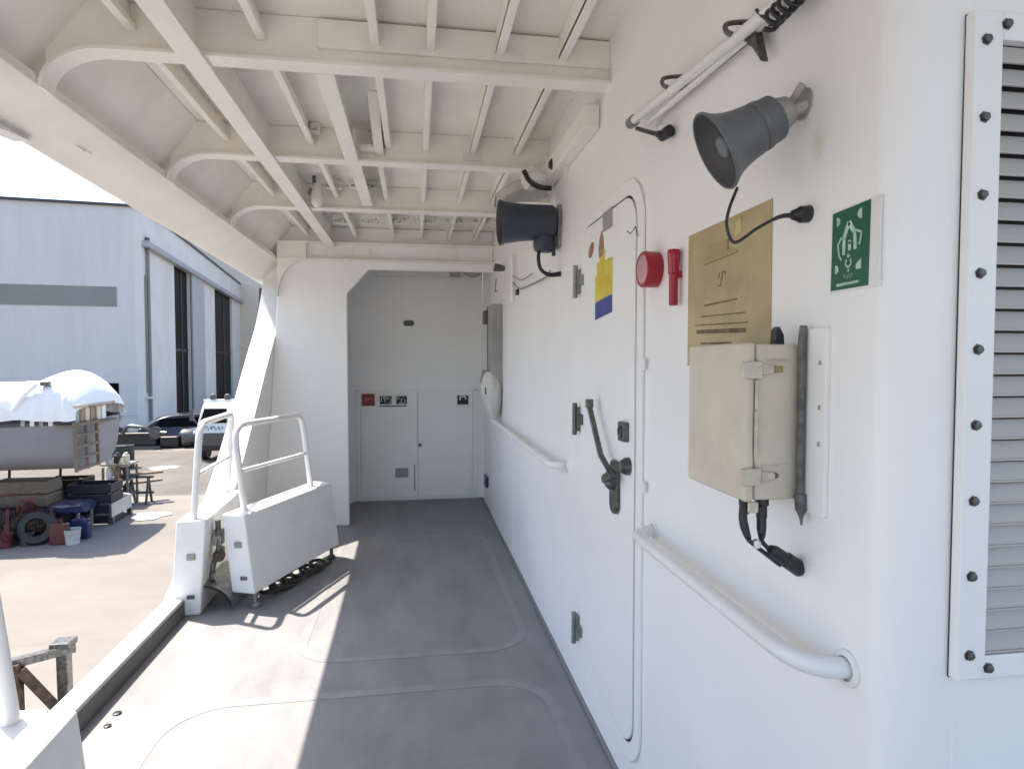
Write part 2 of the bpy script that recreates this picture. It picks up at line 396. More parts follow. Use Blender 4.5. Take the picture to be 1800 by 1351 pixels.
# face beam on the bulkhead top: two flat bars
MB().box(-1.27, W, 6.10, 6.189, 2.70, 2.712).build('flange', CEIL, t)
MB().box(-1.22, W, 6.12, 6.188, 2.545, 2.557).build('lower_flange', CEIL, t)
MB().box(-.58, -.42, 6.182, 6.1885, 2.565, 2.69).build('pad', CEIL, t, bevel=.004)
MB().box(.27, .40, 6.18, 6.1885, 2.565, 2.69).build('pad', CEIL, t, bevel=.004)
m = MB()
m.prism([(x, 6.13, z) for x, z in [(-1.265,2.70),(-1.265,2.2)]+[(-1.265+.26*(1-math.cos(R(90*i/10))), 2.2+.345*math.sin(R(90*i/10))) for i in range(11)]+[(-1.005,2.70)]], (0,.058,0))
m.build('corner_knee', CEIL, t)

# ------------------------------------------------------------------ forward bulkhead (end of the walkway)
BY = 7.17
t = thing('forward_bulkhead', 'white bulkhead closing the far end of the walkway with a low two-leaf locker', 'bulkhead', (0, BY, 0))
MB().box(-1.44, W, BY, BY+.06, 0, RZ-.002).build('plate', WALL, t)
loc = MB().box(-.60, .022, BY-.018, BY, .05, 1.235).build('locker_door', WALL, t, bevel=.004)
loc2 = MB().box(.030, .65, BY-.018, BY, .05, 1.235).build('locker_door', WALL, t, bevel=.004)
a = hit(738, 781, 1, BY); m = MB(); m.lathe((.05, BY-.018, a.z), (0,-1,0), [(0,.02),(.012,.02),(.02,.012),(.02,0)], 14); m.build('knob', DGREY, loc2)
MB().box(-.02, -.005, BY-.024, BY-.018, .12, .42).build('edge_strip', LGREY, loc)
a = hit(695, 822, 1, BY); b = hit(718, 838, 1, BY)
m = MB(); m.box(a.x, b.x, BY-.026, BY-.018, b.z, a.z)
m.build('vent_plate', LGREY, loc, bevel=.002)
m = MB()
for k in range(4): m.box(a.x+.01, b.x-.01, BY-.030, BY-.026, b.z+.015+k*.022, b.z+.024+k*.022)
m.build('vent_slot', GREYM, loc)
MB().box(-.655, -.62, BY-.012, BY, .02, 1.27).build('frame', WALL, t, bevel=.003)
MB().box(.67, .705, BY-.012, BY, .02, 1.27).build('frame', WALL, t, bevel=.003)
MB().box(-.655, .705, BY-.012, BY, 1.255, 1.27).build('frame', WALL, t, bevel=.003)
MB().box(-.70, .768, BY-.004, BY, .0, .018).build('floor_bead', LGREY, t)
# plates and signs on it
def plate(px0, py0, px1, py1, name, mt, lab, cat, th=.008, dy=.0, back=BY):
    a = hit(px0, py0, 1, back-dy); b = hit(px1, py1, 1, back-dy)
    o = thing(name, lab, cat, ((a.x+b.x)/2, back-dy, b.z))
    MB().box(a.x, b.x, back-dy-th, back-dy, b.z, a.z).build('panel', mt, o, bevel=.002)
    return o, a, b
o, a, b = plate(636, 692, 659, 713, 'fire_sign', mat('dull red sign', (.26,.035,.025), .5), 'small red sign on the upper left corner of the far locker', 'sign', dy=.019)
m = MB(); glyphs(m, lambda u, v: (u, BY-.0275, v), a.x+.02, b.x-.02, b.z+.03, a.z-.06, 1, (0,-.001,0), 3); m.build('symbol', mat('faded red print', (.5,.16,.12), .5), o)
o, a, b = plate(667, 692, 715, 714, 'notice_sign', PWHITE, 'wide white sign with black symbols on the left leaf of the far locker', 'sign', dy=.019)
for u in (.12, .34, .72, .90):
    c = a.x+(b.x-a.x)*u; m = MB(); m.box(c-.032, c+.032, BY-.029, BY-.0275, b.z+.028, a.z-.025)
    m.build('symbol_tile', INKD, o)
m = MB(); glyphs(m, lambda u, v: (u, BY-.0295, v), a.x+.015, b.x-.015, b.z+.04, a.z-.04, 7, (0,-.001,0), 4); m.build('symbol', PWHITE, o)
MB().box(a.x, b.x, BY-.03, BY-.0275, b.z, b.z+.012).build('lower_line', INKD, o)
o, a, b = plate(802, 693, 825, 715, 'notice_sign', PWHITE, 'small square white sign with a black symbol on the right leaf of the far locker', 'sign', dy=.019)
MB().box(a.x+.012, b.x-.012, BY-.029, BY-.0275, b.z+.03, a.z-.012).build('symbol_tile', INKD, o)
m = MB(); glyphs(m, lambda u, v: (u, BY-.0295, v), a.x+.03, b.x-.03, b.z+.045, a.z-.025, 1, (0,-.001,0), 8); m.build('symbol', PWHITE, o)
a = hit(709, 563, 1, BY); b = hit(728, 573, 1, BY)
o = thing('name_plate', 'tiny dark oval plate high on the far bulkhead', 'plate', ((a.x+b.x)/2, BY, b.z))
MB().prism([(u, BY-.012, v) for u, v in rrect(a.x, b.x, b.z, a.z, .028)], (0,.012,0)).build('panel', mat('dark olive plate', (.09,.085,.075), .4), o)
# lamps on top of it
a = hit(660, 474, 1, BY-.06); b = hit(792, 488, 1, BY-.06)
o = thing('batten_light', 'long white batten light at the top of the far bulkhead', 'light', (0, BY-.06, a.z))
MB().box(a.x, b.x, BY-.13, BY-.001, b.z, a.z).build('diffuser', LAMPW, o, bevel=.02, seg=3)
MB().box(b.x+.004, b.x+.10, BY-.12, BY-.001, b.z+.01, a.z).build('end_box', LGREY, o, bevel=.01)
a = hit(830, 478, 1, BY-.06)
o = thing('globe_light', 'round grey globe light beside the batten light', 'light', (a.x, BY-.06, a.z))
m = MB(); m.lathe((a.x, BY-.08, a.z+.05), (0,0,-1), [(0,.10),(.02,.115),(.06,.11),(.09,.085),(.11,.05),(.115,0)], 24); m.build('globe', mat('grey globe', (.38,.37,.35), .35), o)
m = MB(); m.lathe((a.x, BY-.08, a.z+.14), (0,0,-1), [(0,.06),(.09,.06)], 16); m.build('stem', CEIL, o)
# egg shaped lamp hanging from the roof
p = Vector((-.66, 4.52, 2.75))
o = thing('pendant_light', 'white egg shaped light hanging under the roof on a dark stem', 'light', tuple(p))
m = MB(); m.lathe(p+Vector((0,0,.065)), (0,0,-1), [(0,.028),(.03,.032),(.08,.042),(.12,.042),(.145,.032),(.158,.015),(.16,0)], 20); m.build('shade', LAMPW, o)
m = MB(); m.tube([p+Vector((-.02,0,.118)), p+Vector((-.02,0,.05))], .012, 8); m.build('stem', DGREY, o)
m = MB(); m.lathe(p+Vector((-.035,.012,.035)), (0,0,-1), [(0,.02),(.03,.03),(.05,.02),(.05,0)], 12); m.build('bracket', GREYM, o)

# ------------------------------------------------------------------ deckhouse
house = thing('deckhouse', 'white deckhouse with a weathertight door and rounded corner along the walkway', 'deckhouse', (W, 3, 0))
rc = .058; yc = AFT+rc
m = MB()
prof = [(W, 7.17)]
for i in range(60): prof.append((W, 7.17-(7.17-yc)*(i+1)/60))
for i in range(1, 13): a = R(90*i/12); prof.append((W+.10*(1-math.cos(a)), yc-rc*math.sin(a)))
for i in range(1, 20): prof.append((W+.10+i*.25, AFT))
zs = [0+RZ*k/24 for k in range(25)]
def dent(x, y, z):   # slight welding distortion of thin plating
    d = .0035*noise.noise((x*.9, y*1.1, z*1.1))
    return d
rows = []
for z in zs:
    rows.append([Vector((x+(dent(x,y,z) if x <= W+.001 else 0), y+(dent(x,y,z) if y <= AFT+.001 else 0), z)) for x, y in prof])
m.grid(rows); m.build('wall_plate', WALL, house)
# vertical weld seams
for pts_ in ([(W+.115, AFT-.0005, 0), (W+.115, AFT-.0005, 1.0)], [(W, 4.95, .0), (W, 4.95, 1.0)], [(W, 6.3, .0), (W, 6.3, 2.8)], [(W, 3.02, 1.12), (W, 3.02, 2.86)]):
    m = MB(); m.tube(pts_, .002, 6); m.build('weld_seam', WALL, house)
MB().box(W-.012, W+.01, 1.0, 7.17, .0, .02).build('floor_bead', mat('grey bead paint', (.22,.22,.225), .5), house, bevel=.006)
# door
dy0, dy1, dz0, dz1 = 2.095, 2.815, .20, 2.185
m = MB(); fr = lambda off: (lambda y, z: (W-off, y, z))
ring(m, rrect(dy0-.065, dy1+.05, dz0-.07, dz1+.065, .17), rrect(dy0-.009, dy1+.014, dz0-.009, dz1+.009, .118), fr(.0), (-.010, 0, 0))
m.build('door_frame', WALL, house, bevel=.003)
m = MB(); ring(m, rrect(dy0-.0085, dy1+.0135, dz0-.0085, dz1+.0085, .1175), rrect(dy0+.004, dy1-.004, dz0+.004, dz1-.004, .105), fr(-.0), (-.0045, 0, 0))
m.build('door_gasket', DARK, house)
door = MB().prism([(W-.014, y, z) for y, z in rrect(dy0, dy1, dz0, dz1, .11)], (.013, 0, 0)).build('door', WALL, house, bevel=.004)
for py, k in ((497, 0), (735, 1), (1100, 2)):
    z = wl(1021, py).z; y = 2.835
    m = MB(); m.box(W-.030, W-.012, y-.028, y+.034, z-.055, z+.055)
    m.tube([(W-.036, y-.004, z-.075), (W-.036, y-.004, z+.075)], .012, 10)
    m.box(W-.026, W-.012, y-.075, y-.02, z-.022, z+.026)
    m.build('hinge', GREYM if k != 1 else DGREY, door, bevel=.003)
p0, p1, hb = wl(1036, 714, .055), wl(1078, 838, .055), wl(1090, 842)
m = MB(); kn = wl(1056, 800, .058)
m.tube([p0+Vector((0,0,.02)), p0, kn, p1, Vector((W-.05, hb.y, hb.z))], [.011,.012,.012,.013,.016], 10); m.tube([p0+Vector((0,.0,-.005)), p0+Vector((0,0,.03))], .017, 10)
m.build('lever_handle', DGREY, door)
m = MB(); m.prism([(W-.03, y, z) for y, z in rrect(hb.y-.045, hb.y+.045, hb.z-.13, hb.z+.075, .04)], (.016,0,0))
m.lathe((W-.03, hb.y, hb.z), (-1,0,0), [(0,.04),(.018,.036),(.03,.022),(.03,0)], 18)
m.tube([(W-.05, hb.y+.05, hb.z-.005), (W-.014, hb.y+.06, hb.z-.01)], .02, 10)
m.build('lock_plate', DGREY, door, bevel=.004)
m = MB(); q = wl(1107, 758); m.box(W-.036, W-.013, q.y-.032, q.y+.032, q.z-.035, q.z+.035); m.lathe((W-.036, q.y, q.z), (-1,0,0), [(0,.022),(.006,.022),(.006,.012),(-.002,.010)], 14); m.build('key_lock', DGREY, door, bevel=.003)
m = MB(); q = wl(1112, 819); m.lathe((W-.012, q.y, q.z), (-1,0,0), [(0,.032),(.015,.032),(.035,.02),(.04,.0)], 16); m.build('dog_stud', DGREY, door)
for py in (640, 855):
    q = wl(1137, py); MB().box(W-.016, W-.009, q.y-.012, q.y+.012, q.z-.02, q.z+.02).build('frame_clip', WHITE, house, bevel=.001)
# stickers on the door
def yz(y, z, off=.0145): return (W-off, y, z)
o = thing('safety_sticker', 'yellow sticker with a blue lower band on the white door', 'sticker', yz(2.44, 1.82))
yl, yr = 2.575, 2.345
zt, zb = 2.01, 1.80
m = MB(); m.prism([yz(yl-.02, zt-.005), yz(yr, zt-.01), yz(yr, zb+.06), yz(yl, zb+.045), yz(yl, zt-.06), yz(yl-.03, zt-.05)], (-.0012,0,0)); m.prism([yz(2.52,2.0), yz(2.45,2.0), yz(2.43,2.045), yz(2.50,2.04)], (-.0010,0,0)); m.build('yellow_field', YEL, o)
m = MB(); m.prism([yz(yl-.03, zt-.075,.0158), yz(yr+.03, zt-.07,.0158), yz(yr+.03, zt-.10,.0158), yz(yl-.03, zt-.105,.0158)], (-.0008,0,0)); m.build('pale_band', mat('amber print', (.68,.45,.03), .5), o)
m = MB(); m.prism([yz(yl, zb+.042), yz(2.47, zb+.05), yz(2.47, zb-.022), yz(yl, zb-.03)], (-.0012,0,0)); m.prism([yz(2.463, zb+.05), yz(yr, zb+.057), yz(yr, zb-.012), yz(2.463, zb-.022)], (-.0012,0,0)); m.build('blue_band', BLUE, o)
m = MB(); m.prism([yz(2.64+.05*math.cos(R(a))*.8, 2.075+.03*math.sin(R(a))+.012*math.cos(R(a))*-1) for a in range(0,360,24)], (-.0012,0,0))
tag(m.build('round_sticker', mat('terracotta print', (.36,.15,.09), .5), None), 'small oval terracotta sticker on the white door', 'sticker')
m = MB(); m.prism([yz(y,z) for y, z in [(2.49,2.13),(2.465,2.10),(2.455,2.06),(2.47,2.025),(2.52,2.02),(2.53,2.06),(2.515,2.10)]], (-.0012,0,0))
tag(m.build('drop_sticker', BROWN), 'brown drop shaped sticker above the yellow one', 'sticker')
m = MB(); a = wl(1066, 376); b = wl(1083, 398); m.prism([yz(a.y, a.z), yz(b.y, a.z), yz(b.y, b.z), yz(a.y, b.z)], (-.0012,0,0))
tag(m.build('grey_label', LGREY), 'grey square label near the top of the door', 'label')
m = MB(); m.tube([wl(x, y, .0146) for x, y in ((1102,406),(1108,411),(1113,405),(1117,398),(1120,412),(1122,414))], .0016, 6)
tag(m.build('pen_mark', INKD), 'black pen scribble near the top of the door', 'scribble')

# ------------------------------------------------------------------ louvre on the aft wall
lx0, lz0, lz1 = .870, 1.078, 2.148; lx1 = 1.84; fw = .052
lv = thing('louvre_vent', 'large white framed ventilation louvre bolted to the deckhouse', 'louvre', (lx0, AFT, lz0))
m = MB(); y0, y1 = AFT-.022, AFT-.004
m.box(lx0, lx0+fw, y0, y1, lz0, lz1); m.box(lx1-fw, lx1, y0, y1, lz0, lz1)
m.box(lx0+fw, lx1-fw, y0, y1, lz0, lz0+.038); m.box(lx0+fw, lx1-fw, y0, y1, lz1-.042, lz1)
m.build('frame', WALL, lv, bevel=.002)
MB().box(lx0+.0015, lx0+.02, AFT-.0045, AFT-.001, lz0-.002, lz1+.002).build('gasket', DARK, lv)
MB().box(lx0+.021, lx1, AFT-.0045, AFT-.001, lz0-.002, lz0+.02).build('gasket', DARK, lv)
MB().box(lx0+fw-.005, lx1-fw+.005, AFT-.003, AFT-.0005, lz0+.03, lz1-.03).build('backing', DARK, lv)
ns = 28; pitch = (lz1-.042-lz0-.038)/ns
m = MB()
m.hexa([(lx0+fw, AFT-.016, 0), (lx1-fw, AFT-.016, 0), (lx1-fw, AFT-.0145, 0), (lx0+fw, AFT-.0145, 0)],
       [(lx0+fw, AFT-.006, .030), (lx1-fw, AFT-.006, .030), (lx1-fw, AFT-.0045, .030), (lx0+fw, AFT-.0045, .030)])
m.box(lx0+fw, lx1-fw, AFT-.019, AFT-.0145, -.0015, .0015)
s0 = m.build('slat', LOUV, lv)
base = s0.location.copy()
for k in range(ns):
    o = s0 if k == 0 else dup(s0, (0,0,0), lv)
    o.location = base+Vector((0, 0, lz0+.0395+pitch*k+.002))
bolt = MB(); bolt.lathe((0, y0, 0), (0,-1,0), [(0,.0095),(.001,.0095),(.0011,.0065),(.006,.0065),(.0065,.004),(.0065,0)], 6)
b0 = bolt.build('bolt', DGREY, lv); base = b0.location.copy(); first = True
pos = [(lx0+.022, wl_z) for wl_z in []]
for py in (68, 205, 342, 480, 614, 747, 880, 1012, 1150): pos.append((lx0+.021, hit(1715, py, 1, y0).z))
for k in range(6):
    pos.append((lx0+fw+.005+k*.16, lz1-.018)); pos.append((lx0+fw+.005+k*.16, lz0+.018))
for x, z in pos:
    o = b0 if first else dup(b0, (0,0,0), lv)
    first = False; o.location = base+Vector((x, 0, z)); 

# ------------------------------------------------------------------ handrails on the wall
def rail(y0, y1, z, lab, sag=.0):
    o = thing('handrail', lab, 'handrail', (W, (y0+y1)/2, z), 'handrails along the deckhouse')
    s = 1 if y1 > y0 else -1
    pts = bez([(W+.01, y0, z), (W-.045, y0+s*.015, z), (W-.075, y0+s*.07, z), (W-.08, y0+s*.2, z), (W-.08, (y0+y1)/2, z-sag), (W-.08, y1-s*.2, z), (W-.075, y1-s*.07, z), (W-.045, y1-s*.015, z), (W+.01, y1, z)], 8)
    m = MB(); m.tube(pts, .019, 14); m.build('rail', WHITE, o)
    for y in (y0, y1):
        m = MB(); m.lathe((W+.001, y, z), (-1,0,0), [(0,.034),(.006,.033),(.008,.022)], 20); m.build('flange', WHITE, o)
    return o
rail(1.93, 1.005, 1.045, 'white tubular handrail below the cream box')
rail(5.85, 3.12, 1.06, 'white tubular handrail beyond the door toward the far bulkhead')

# ------------------------------------------------------------------ near horn loudspeaker
def tl(p, q, t): return p+(q-p)*t
ax = Vector((-.87, -.02, -.47)).normalized()
P0 = wl(1414, 188)
hs = thing('horn_speaker', 'charcoal horn loudspeaker above the tan notice', 'loudspeaker', tuple(P0), 'horn loudspeakers on the deckhouse')
mc = hit(1258, 266, 1, P0.y+.035)
bk = P0+Vector((-.02,0,0))
ax = (mc-bk).normalized(); Lh = (mc-bk).length
rm = .0815
m = MB(); m.lathe(bk, ax, [(.040,.03),(.042,.043),(.046,.046),(.070,.0475),(.073,.050),(.084,.0505),(.087,.048),(.10,.049),(Lh-.085,.051),(Lh-.06,.0545),(Lh-.04,.0595),(Lh-.024,.066),(Lh-.011,.074),(Lh-.002,rm),(Lh+.002,rm+.001),(Lh+.0045,rm-.001),(Lh+.003,rm-.004)], 56)
m.build('bell', HORN, hs)
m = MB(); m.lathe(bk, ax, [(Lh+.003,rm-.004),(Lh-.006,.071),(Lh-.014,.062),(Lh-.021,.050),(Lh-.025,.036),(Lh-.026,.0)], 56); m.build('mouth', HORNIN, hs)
m = MB(); m.lathe(bk, ax, [(Lh-.0265,.023),(Lh-.016,.023),(Lh-.012,.020),(Lh-.011,.0)], 28); m.build('reflex_cone', mat('grey cone', (.16,.18,.19), .5), hs)
m = MB(); m.lathe(bk, ax, [(.012,.0),(.014,.028),(.03,.033),(.046,.034)], 20)
m.tube([P0+Vector((.005,-.012,.0)), bk+ax*.03], .013, 10); m.lathe(P0+Vector((.001,0,.005)), (-1,0,0), [(0,.032),(.006,.030),(.007,0)], 16)
m.tube([bk+Vector((-.004,-.03,.03)), bk+Vector((-.02,.03,-.03))], .008, 8); m.build('mount', PUTTY, hs)
g = wl(1415, 378); gx = Vector((W-.03, g.y, g.z))
c0 = hit(1296, 330, 1, P0.y+.01)
q1 = hit(1278, 400, 1, 1.16); q2 = hit(1292, 426, 1, 1.155); q3 = hit(1330, 402, 1, 1.15); q4 = hit(1368, 382, 1, 1.148)
cab = bez([c0, hit(1281, 370, 1, P0.y), q1, q2, q3, q4, hit(1392, 378, 1, 1.147)], 8)
n = len(cab); m = MB(); m.tube(cab, [.0032]*(n-14)+[.0032+.0022*i/13 for i in range(14)], 10); m.build('cable', BLACK, hs)
e = cab[-1]; t2 = Vector((W, e.y-.005, e.z+.002)); d = t2-e
m = MB(); m.lathe(e-d*.02, d, [(-.004,.0),(0,.009),(.012,.0135),(.016,.0165),(.03,.0165),(.034,.0155),(.038,.0175),(d.length*.9,.0165),(d.length*.94,.013),(d.length*1.03,.012)], 20); m.build('cable_gland', BLACK, hs)

# ------------------------------------------------------------------ far horn
P1 = Vector((W, 3.30, 2.335)); a1 = Vector((-1, -.02, -.04)).normalized()
hs2 = thing('horn_speaker', 'navy horn loudspeaker beside the top of the door', 'loudspeaker', tuple(P1), 'horn loudspeakers on the deckhouse')
b1 = P1+Vector((-.03,0,0))
m = MB(); m.lathe(b1, a1, [(.0,.0),(.0,.075),(.012,.09),(.05,.092),(.10,.093),(.20,.098),(.27,.108),(.295,.12),(.297,.117)], 36); m.build('bell', NAVY, hs2)
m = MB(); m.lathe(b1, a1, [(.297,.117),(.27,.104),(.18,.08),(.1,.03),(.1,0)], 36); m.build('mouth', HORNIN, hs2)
m = MB(); m.lathe(b1+Vector((-.055,0,-.08)), (-.1,0,-1), [(0,.058),(.05,.056),(.075,.045),(.082,.0)], 24); m.tube([b1+Vector((-.01,-.02,-.09)), b1+Vector((-.008,-.02,-.18))], .011, 8); m.build('driver', NAVY, hs2)
MB().box(W-.022, W, 3.25, 3.36, 2.20, 2.42).build('back_plate', GREYM, hs2, bevel=.004)
m = MB(); cpts = [(W-.115,3.29,2.19),(W-.12,3.28,2.13),(W-.105,3.28,2.08),(W-.06,3.28,2.055),(W,3.27,2.06)]
cp = bez(cpts, 7); m.tube(cp, [.010+.010*max(0,(i-len(cp)*.55)/len(cp)) for i in range(len(cp))], 10); m.build('cable', BLACK, hs2)

# ------------------------------------------------------------------ floodlight with canvas above the far horn
fl = thing('floodlight', 'white floodlight with a black strap mounted above the navy horn', 'floodlight', (.66, 3.42, 2.5))
m = MB()
rows = []
for i in range(15):
    u = i/14; row = []
    for k in range(18):
        a = 2*math.pi*k/17
        rr = .075*math.sin(math.pi*min(1, .12+u*.88))**.6+.012*noise.noise((u*4, math.cos(a)*2, math.sin(a)*2))
        row.append(Vector((.44+.30*u, 3.44+rr*math.cos(a)*1.1, 2.47+.07*math.sin(u*2.5)+rr*math.sin(a)*.85)))
    rows.append(row)
m.grid(rows); m.build('canvas_hood', CANV, fl)
m = MB(); m.lathe((.70,3.36,2.585), (-.8,-.3,-.25), [(-.02,.0),(0,.035),(.05,.05),(.10,.052),(.13,.04),(.135,0)], 24); m.build('lamp_body', WHITE, fl)
m = MB(); m.tube(bez([(.575,3.30,2.60),(.60,3.28,2.545),(.655,3.285,2.515),(.72,3.30,2.515)], 6), .014, 8); m.build('strap', BLACK, fl)
m = MB(); m.lathe((.735,3.2,2.60), (-.6,-.5,.2), [(0,.0),(0,.032),(.04,.034),(.05,.02),(.05,0)], 18); m.build('end_cap', BLACK, fl)
m = MB(); m.prism([(.768,3.08,2.56),(.768,3.13,2.66),(.768,3.18,2.64),(.768,3.14,2.52)], (-.02,0,0)); m.build('white_tab', LAMPW, fl)

# ------------------------------------------------------------------ pipes under the roof, near wall
pp = thing('pipe_run', 'pair of white pipes clipped along the top of the deckhouse wall', 'pipes', (W-.04, 1.8, 2.4))
def off(p, dx, dz): return Vector((W-dx, p.y, p.z+dz))
A, B = wl(1112, 214, .05), wl(1318, 48, .05); e = (B-A).normalized()
m = MB(); m.tube([A, B+e*.9], .014, 12); m.build('pipe', WHITE, pp)
A2, B2 = wl(1140, 216, .03), wl(1322, 60, .03); e2 = (B2-A2).normalized()
m = MB(); m.tube([A2, B2+e2*.9], .009, 10); m.build('pipe', WHITE, pp)
A3, B3 = wl(1162, 198, .012), wl(1325, 66, .012); e3 = (B3-A3).normalized()
m = MB(); m.tube([A3, B3+e3*.8], .005, 8); m.build('conduit', mat('grey conduit', (.20,.19,.19), .5), pp)
m = MB(); m.tube([A3+Vector((0,.0,0)), A3+Vector((0,.03,-.03)), wl(1158, 222, .012)], .007, 8); m.build('conduit_end', WHITE, pp)
for (x, y) in ((1190, 146), (1308, 52)):
    q = wl(x, y, .03); m = MB(); m.tube(bez([q+Vector((.03,.02,.03)), q+Vector((-.03,.02,.02)), q+Vector((-.04,0,-.01)), q+Vector((-.01,-.01,-.02)), q+Vector((.03,-.02,-.02))],5), .006, 8)
    m.lathe(q+Vector((.01,-.035,-.01)), (0,0,-1), [(0,.0),(0,.012),(.02,.012),(.02,0)], 10); m.build('pipe_clip', DGREY, pp)
q = wl(1320, 55, .03)
m = MB(); m.prism([q+Vector((-.01,0,.02)), q+Vector((-.01,-.03,-.01)), q+Vector((-.005,-.05,-.09)), q+Vector((-.005,-.015,-.045)), q+Vector((-.01,.02,-.01))], (.02,0,0)); m.build('torn_bracket', DGREY, pp, bevel=.003)
q = A+Vector((0,.01,0)); m = MB(); m.lathe(A+e*-.02, e, [(0,.0),(0,.019),(.04,.019),(.04,.014)], 14); m.build('pipe_cap', GREYM, pp)
cg = thing('cable_tail', 'black cable with a gland under the end of the pipes', 'cable', tuple(wl(1160, 235)))
m = MB(); s0_, s1_ = wl(1120, 226, .04), wl(1172, 236, .02)
m.tube(bez([s0_, wl(1140, 232, .05), wl(1157, 236, .045), s1_],5), [.007]*10+[.011]*6, 10); m.build('cable', BLACK, cg)
m = MB(); m.lathe(s1_+Vector((-.008,.02,0)), (.2,-1,.05), [(0,0),(0,.016),(.03,.018),(.045,.018),(.045,0)], 14); m.build('gland', BLACK, cg)
m = MB(); m.lathe(wl(1165, 222, .03), (0,.3,-1), [(0,0),(0,.012),(.015,.017),(.03,.014),(.03,0)], 12); m.build('cap', WHITE, cg)
# coiled cable at the very top
q0, q1 = wl(1352, 40, .06), wl(1420, -30, .06)
cc = thing('coiled_cable', 'black coiled cable near the roof at the top of the wall', 'cable', tuple(q0))
m = MB(); pts = []
d = (q1-q0); u = d.normalized(); a = u.orthogonal().normalized(); b = u.cross(a)
for i in range(120):
    th = i/120*2*math.pi*6; pts.append(q0+d*(i/120)+(a*math.cos(th)+b*math.sin(th))*.017)
m.tube(pts, .0045, 8); m.build('coil', BLACK, cc)
m = MB(); m.tube(bez([wl(1330, 18, .06), wl(1340, 28, .06), wl(1365, 40, .06), wl(1385, 20, .06), wl(1405, -4, .06)],6), .004, 8); m.build('lead', BLACK, cc)

# ------------------------------------------------------------------ red alarm bell and red torch
q = wl(1155, 474)
o = thing('alarm_bell', 'round red alarm bell with a pale face beside the door', 'alarm bell', (W, q.y, q.z))
m = MB(); m.lathe((W+.002, q.y, q.z), (-1,0,0), [(0,.056),(.045,.058),(.052,.056),(.055,.052),(.053,.047)], 36); m.build('rim', RED, o)
m = MB(); m.lathe((W+.002, q.y, q.z), (-1,0,0), [(.050,.049),(.053,.046),(.055,.0)], 30); m.build('face', REDF, o)
q = wl(1197, 437); q2 = wl(1196, 537)
o = thing('red_torch', 'red plastic torch hanging upright beside the red bell', 'torch', (W, q.y, q2.z))
c = Vector((W-.022, q.y, 0))
m = MB(); m.lathe((c.x, c.y, q2.z), (0,0,1), [(0,0),(0,.012),(.004,.013),(.085,.013),(.09,.013)], 20); m.build('handle', RED, o)
h = q.z-q2.z
m = MB(); m.lathe((c.x, c.y, q2.z), (0,0,1), [(.09,.013),(.094,.016),(.11,.016),(.13,.0175),(.145,.0185),(h-.012,.0185),(h-.004,.0175),(h,.0)], 22); m.build('head', mat('glossy red lens', (.38,.01,.03), .15), o)
MB().box(W-.012, W+.0, q.y-.012, q.y+.012, q2.z+.08, q2.z+.10).build('clip', RED, o)

# ------------------------------------------------------------------ tan notice
o = thing('tan_notice', 'large tan laminated notice with faded writing behind the cream box', 'notice', (W, 1.5, 1.6))
ya, yb = 1.685, 1.267; zt, zb = 1.95, 1.585
P = lambda u, v, k=.004: Vector((W-k, ya+(yb-ya)*u, zb+(zt-zb)*v))
MB().prism([P(0,0), P(1,0), P(1,1), P(0,1)], (.0035,0,0)).build('sheet', PAPER, o)
th = (-.0006,0,0)
m = MB()
def line(u0, v0, u1, v1, h=.012):
    m.prism([P(u0,v0,.0042), P(u1,v1,.0042), P(u1,v1+h,.0042), P(u0,v0+h,.0042)], th)
line(.25,.435,.66,.44,.012); line(.2,.36,.75,.345,.008); line(.12,.30,.78,.28,.008)
line(.14,.24,.76,.22,.03); line(.2,.16,.6,.15,.015); line(.14,.07,.4,.06,.02); line(.45,.06,.8,.04,.018); line(.15,-.0,.8,-.0,.014)
line(.12,.02,.128,.31,.0) if False else None
glyphs(m, lambda u, v: P(u, v, .0042), .42, .52, .56, .65, 2, th, 2)
m.build('writing', INK, o)
m = MB(); m.prism([P(.30,.86,.0042), P(.55,.86,.0042), P(.55,.79,.0042), P(.66,.765,.0042), P(.66,.75,.0042), P(.24,.735,.0042), P(.24,.75,.0042), P(.30,.79,.0042)], (-.004,0,0)); m.build('clip', mat('olive clip', (.36,.28,.13), .5), o, bevel=.001)
m = MB(); m.prism([P(.62,.86,.0042), P(.70,.88,.0042), P(.68,.97,.0042), P(.64,.95,.0042)], th); m.build('yellow_mark', mat('pale yellow print', (.62,.50,.2), .5), o)
m = MB(); m.prism([P(.685,.955,.0042), P(.71,.95,.0042), P(.705,.985,.0042)], th); m.build('red_mark', BROWN, o)

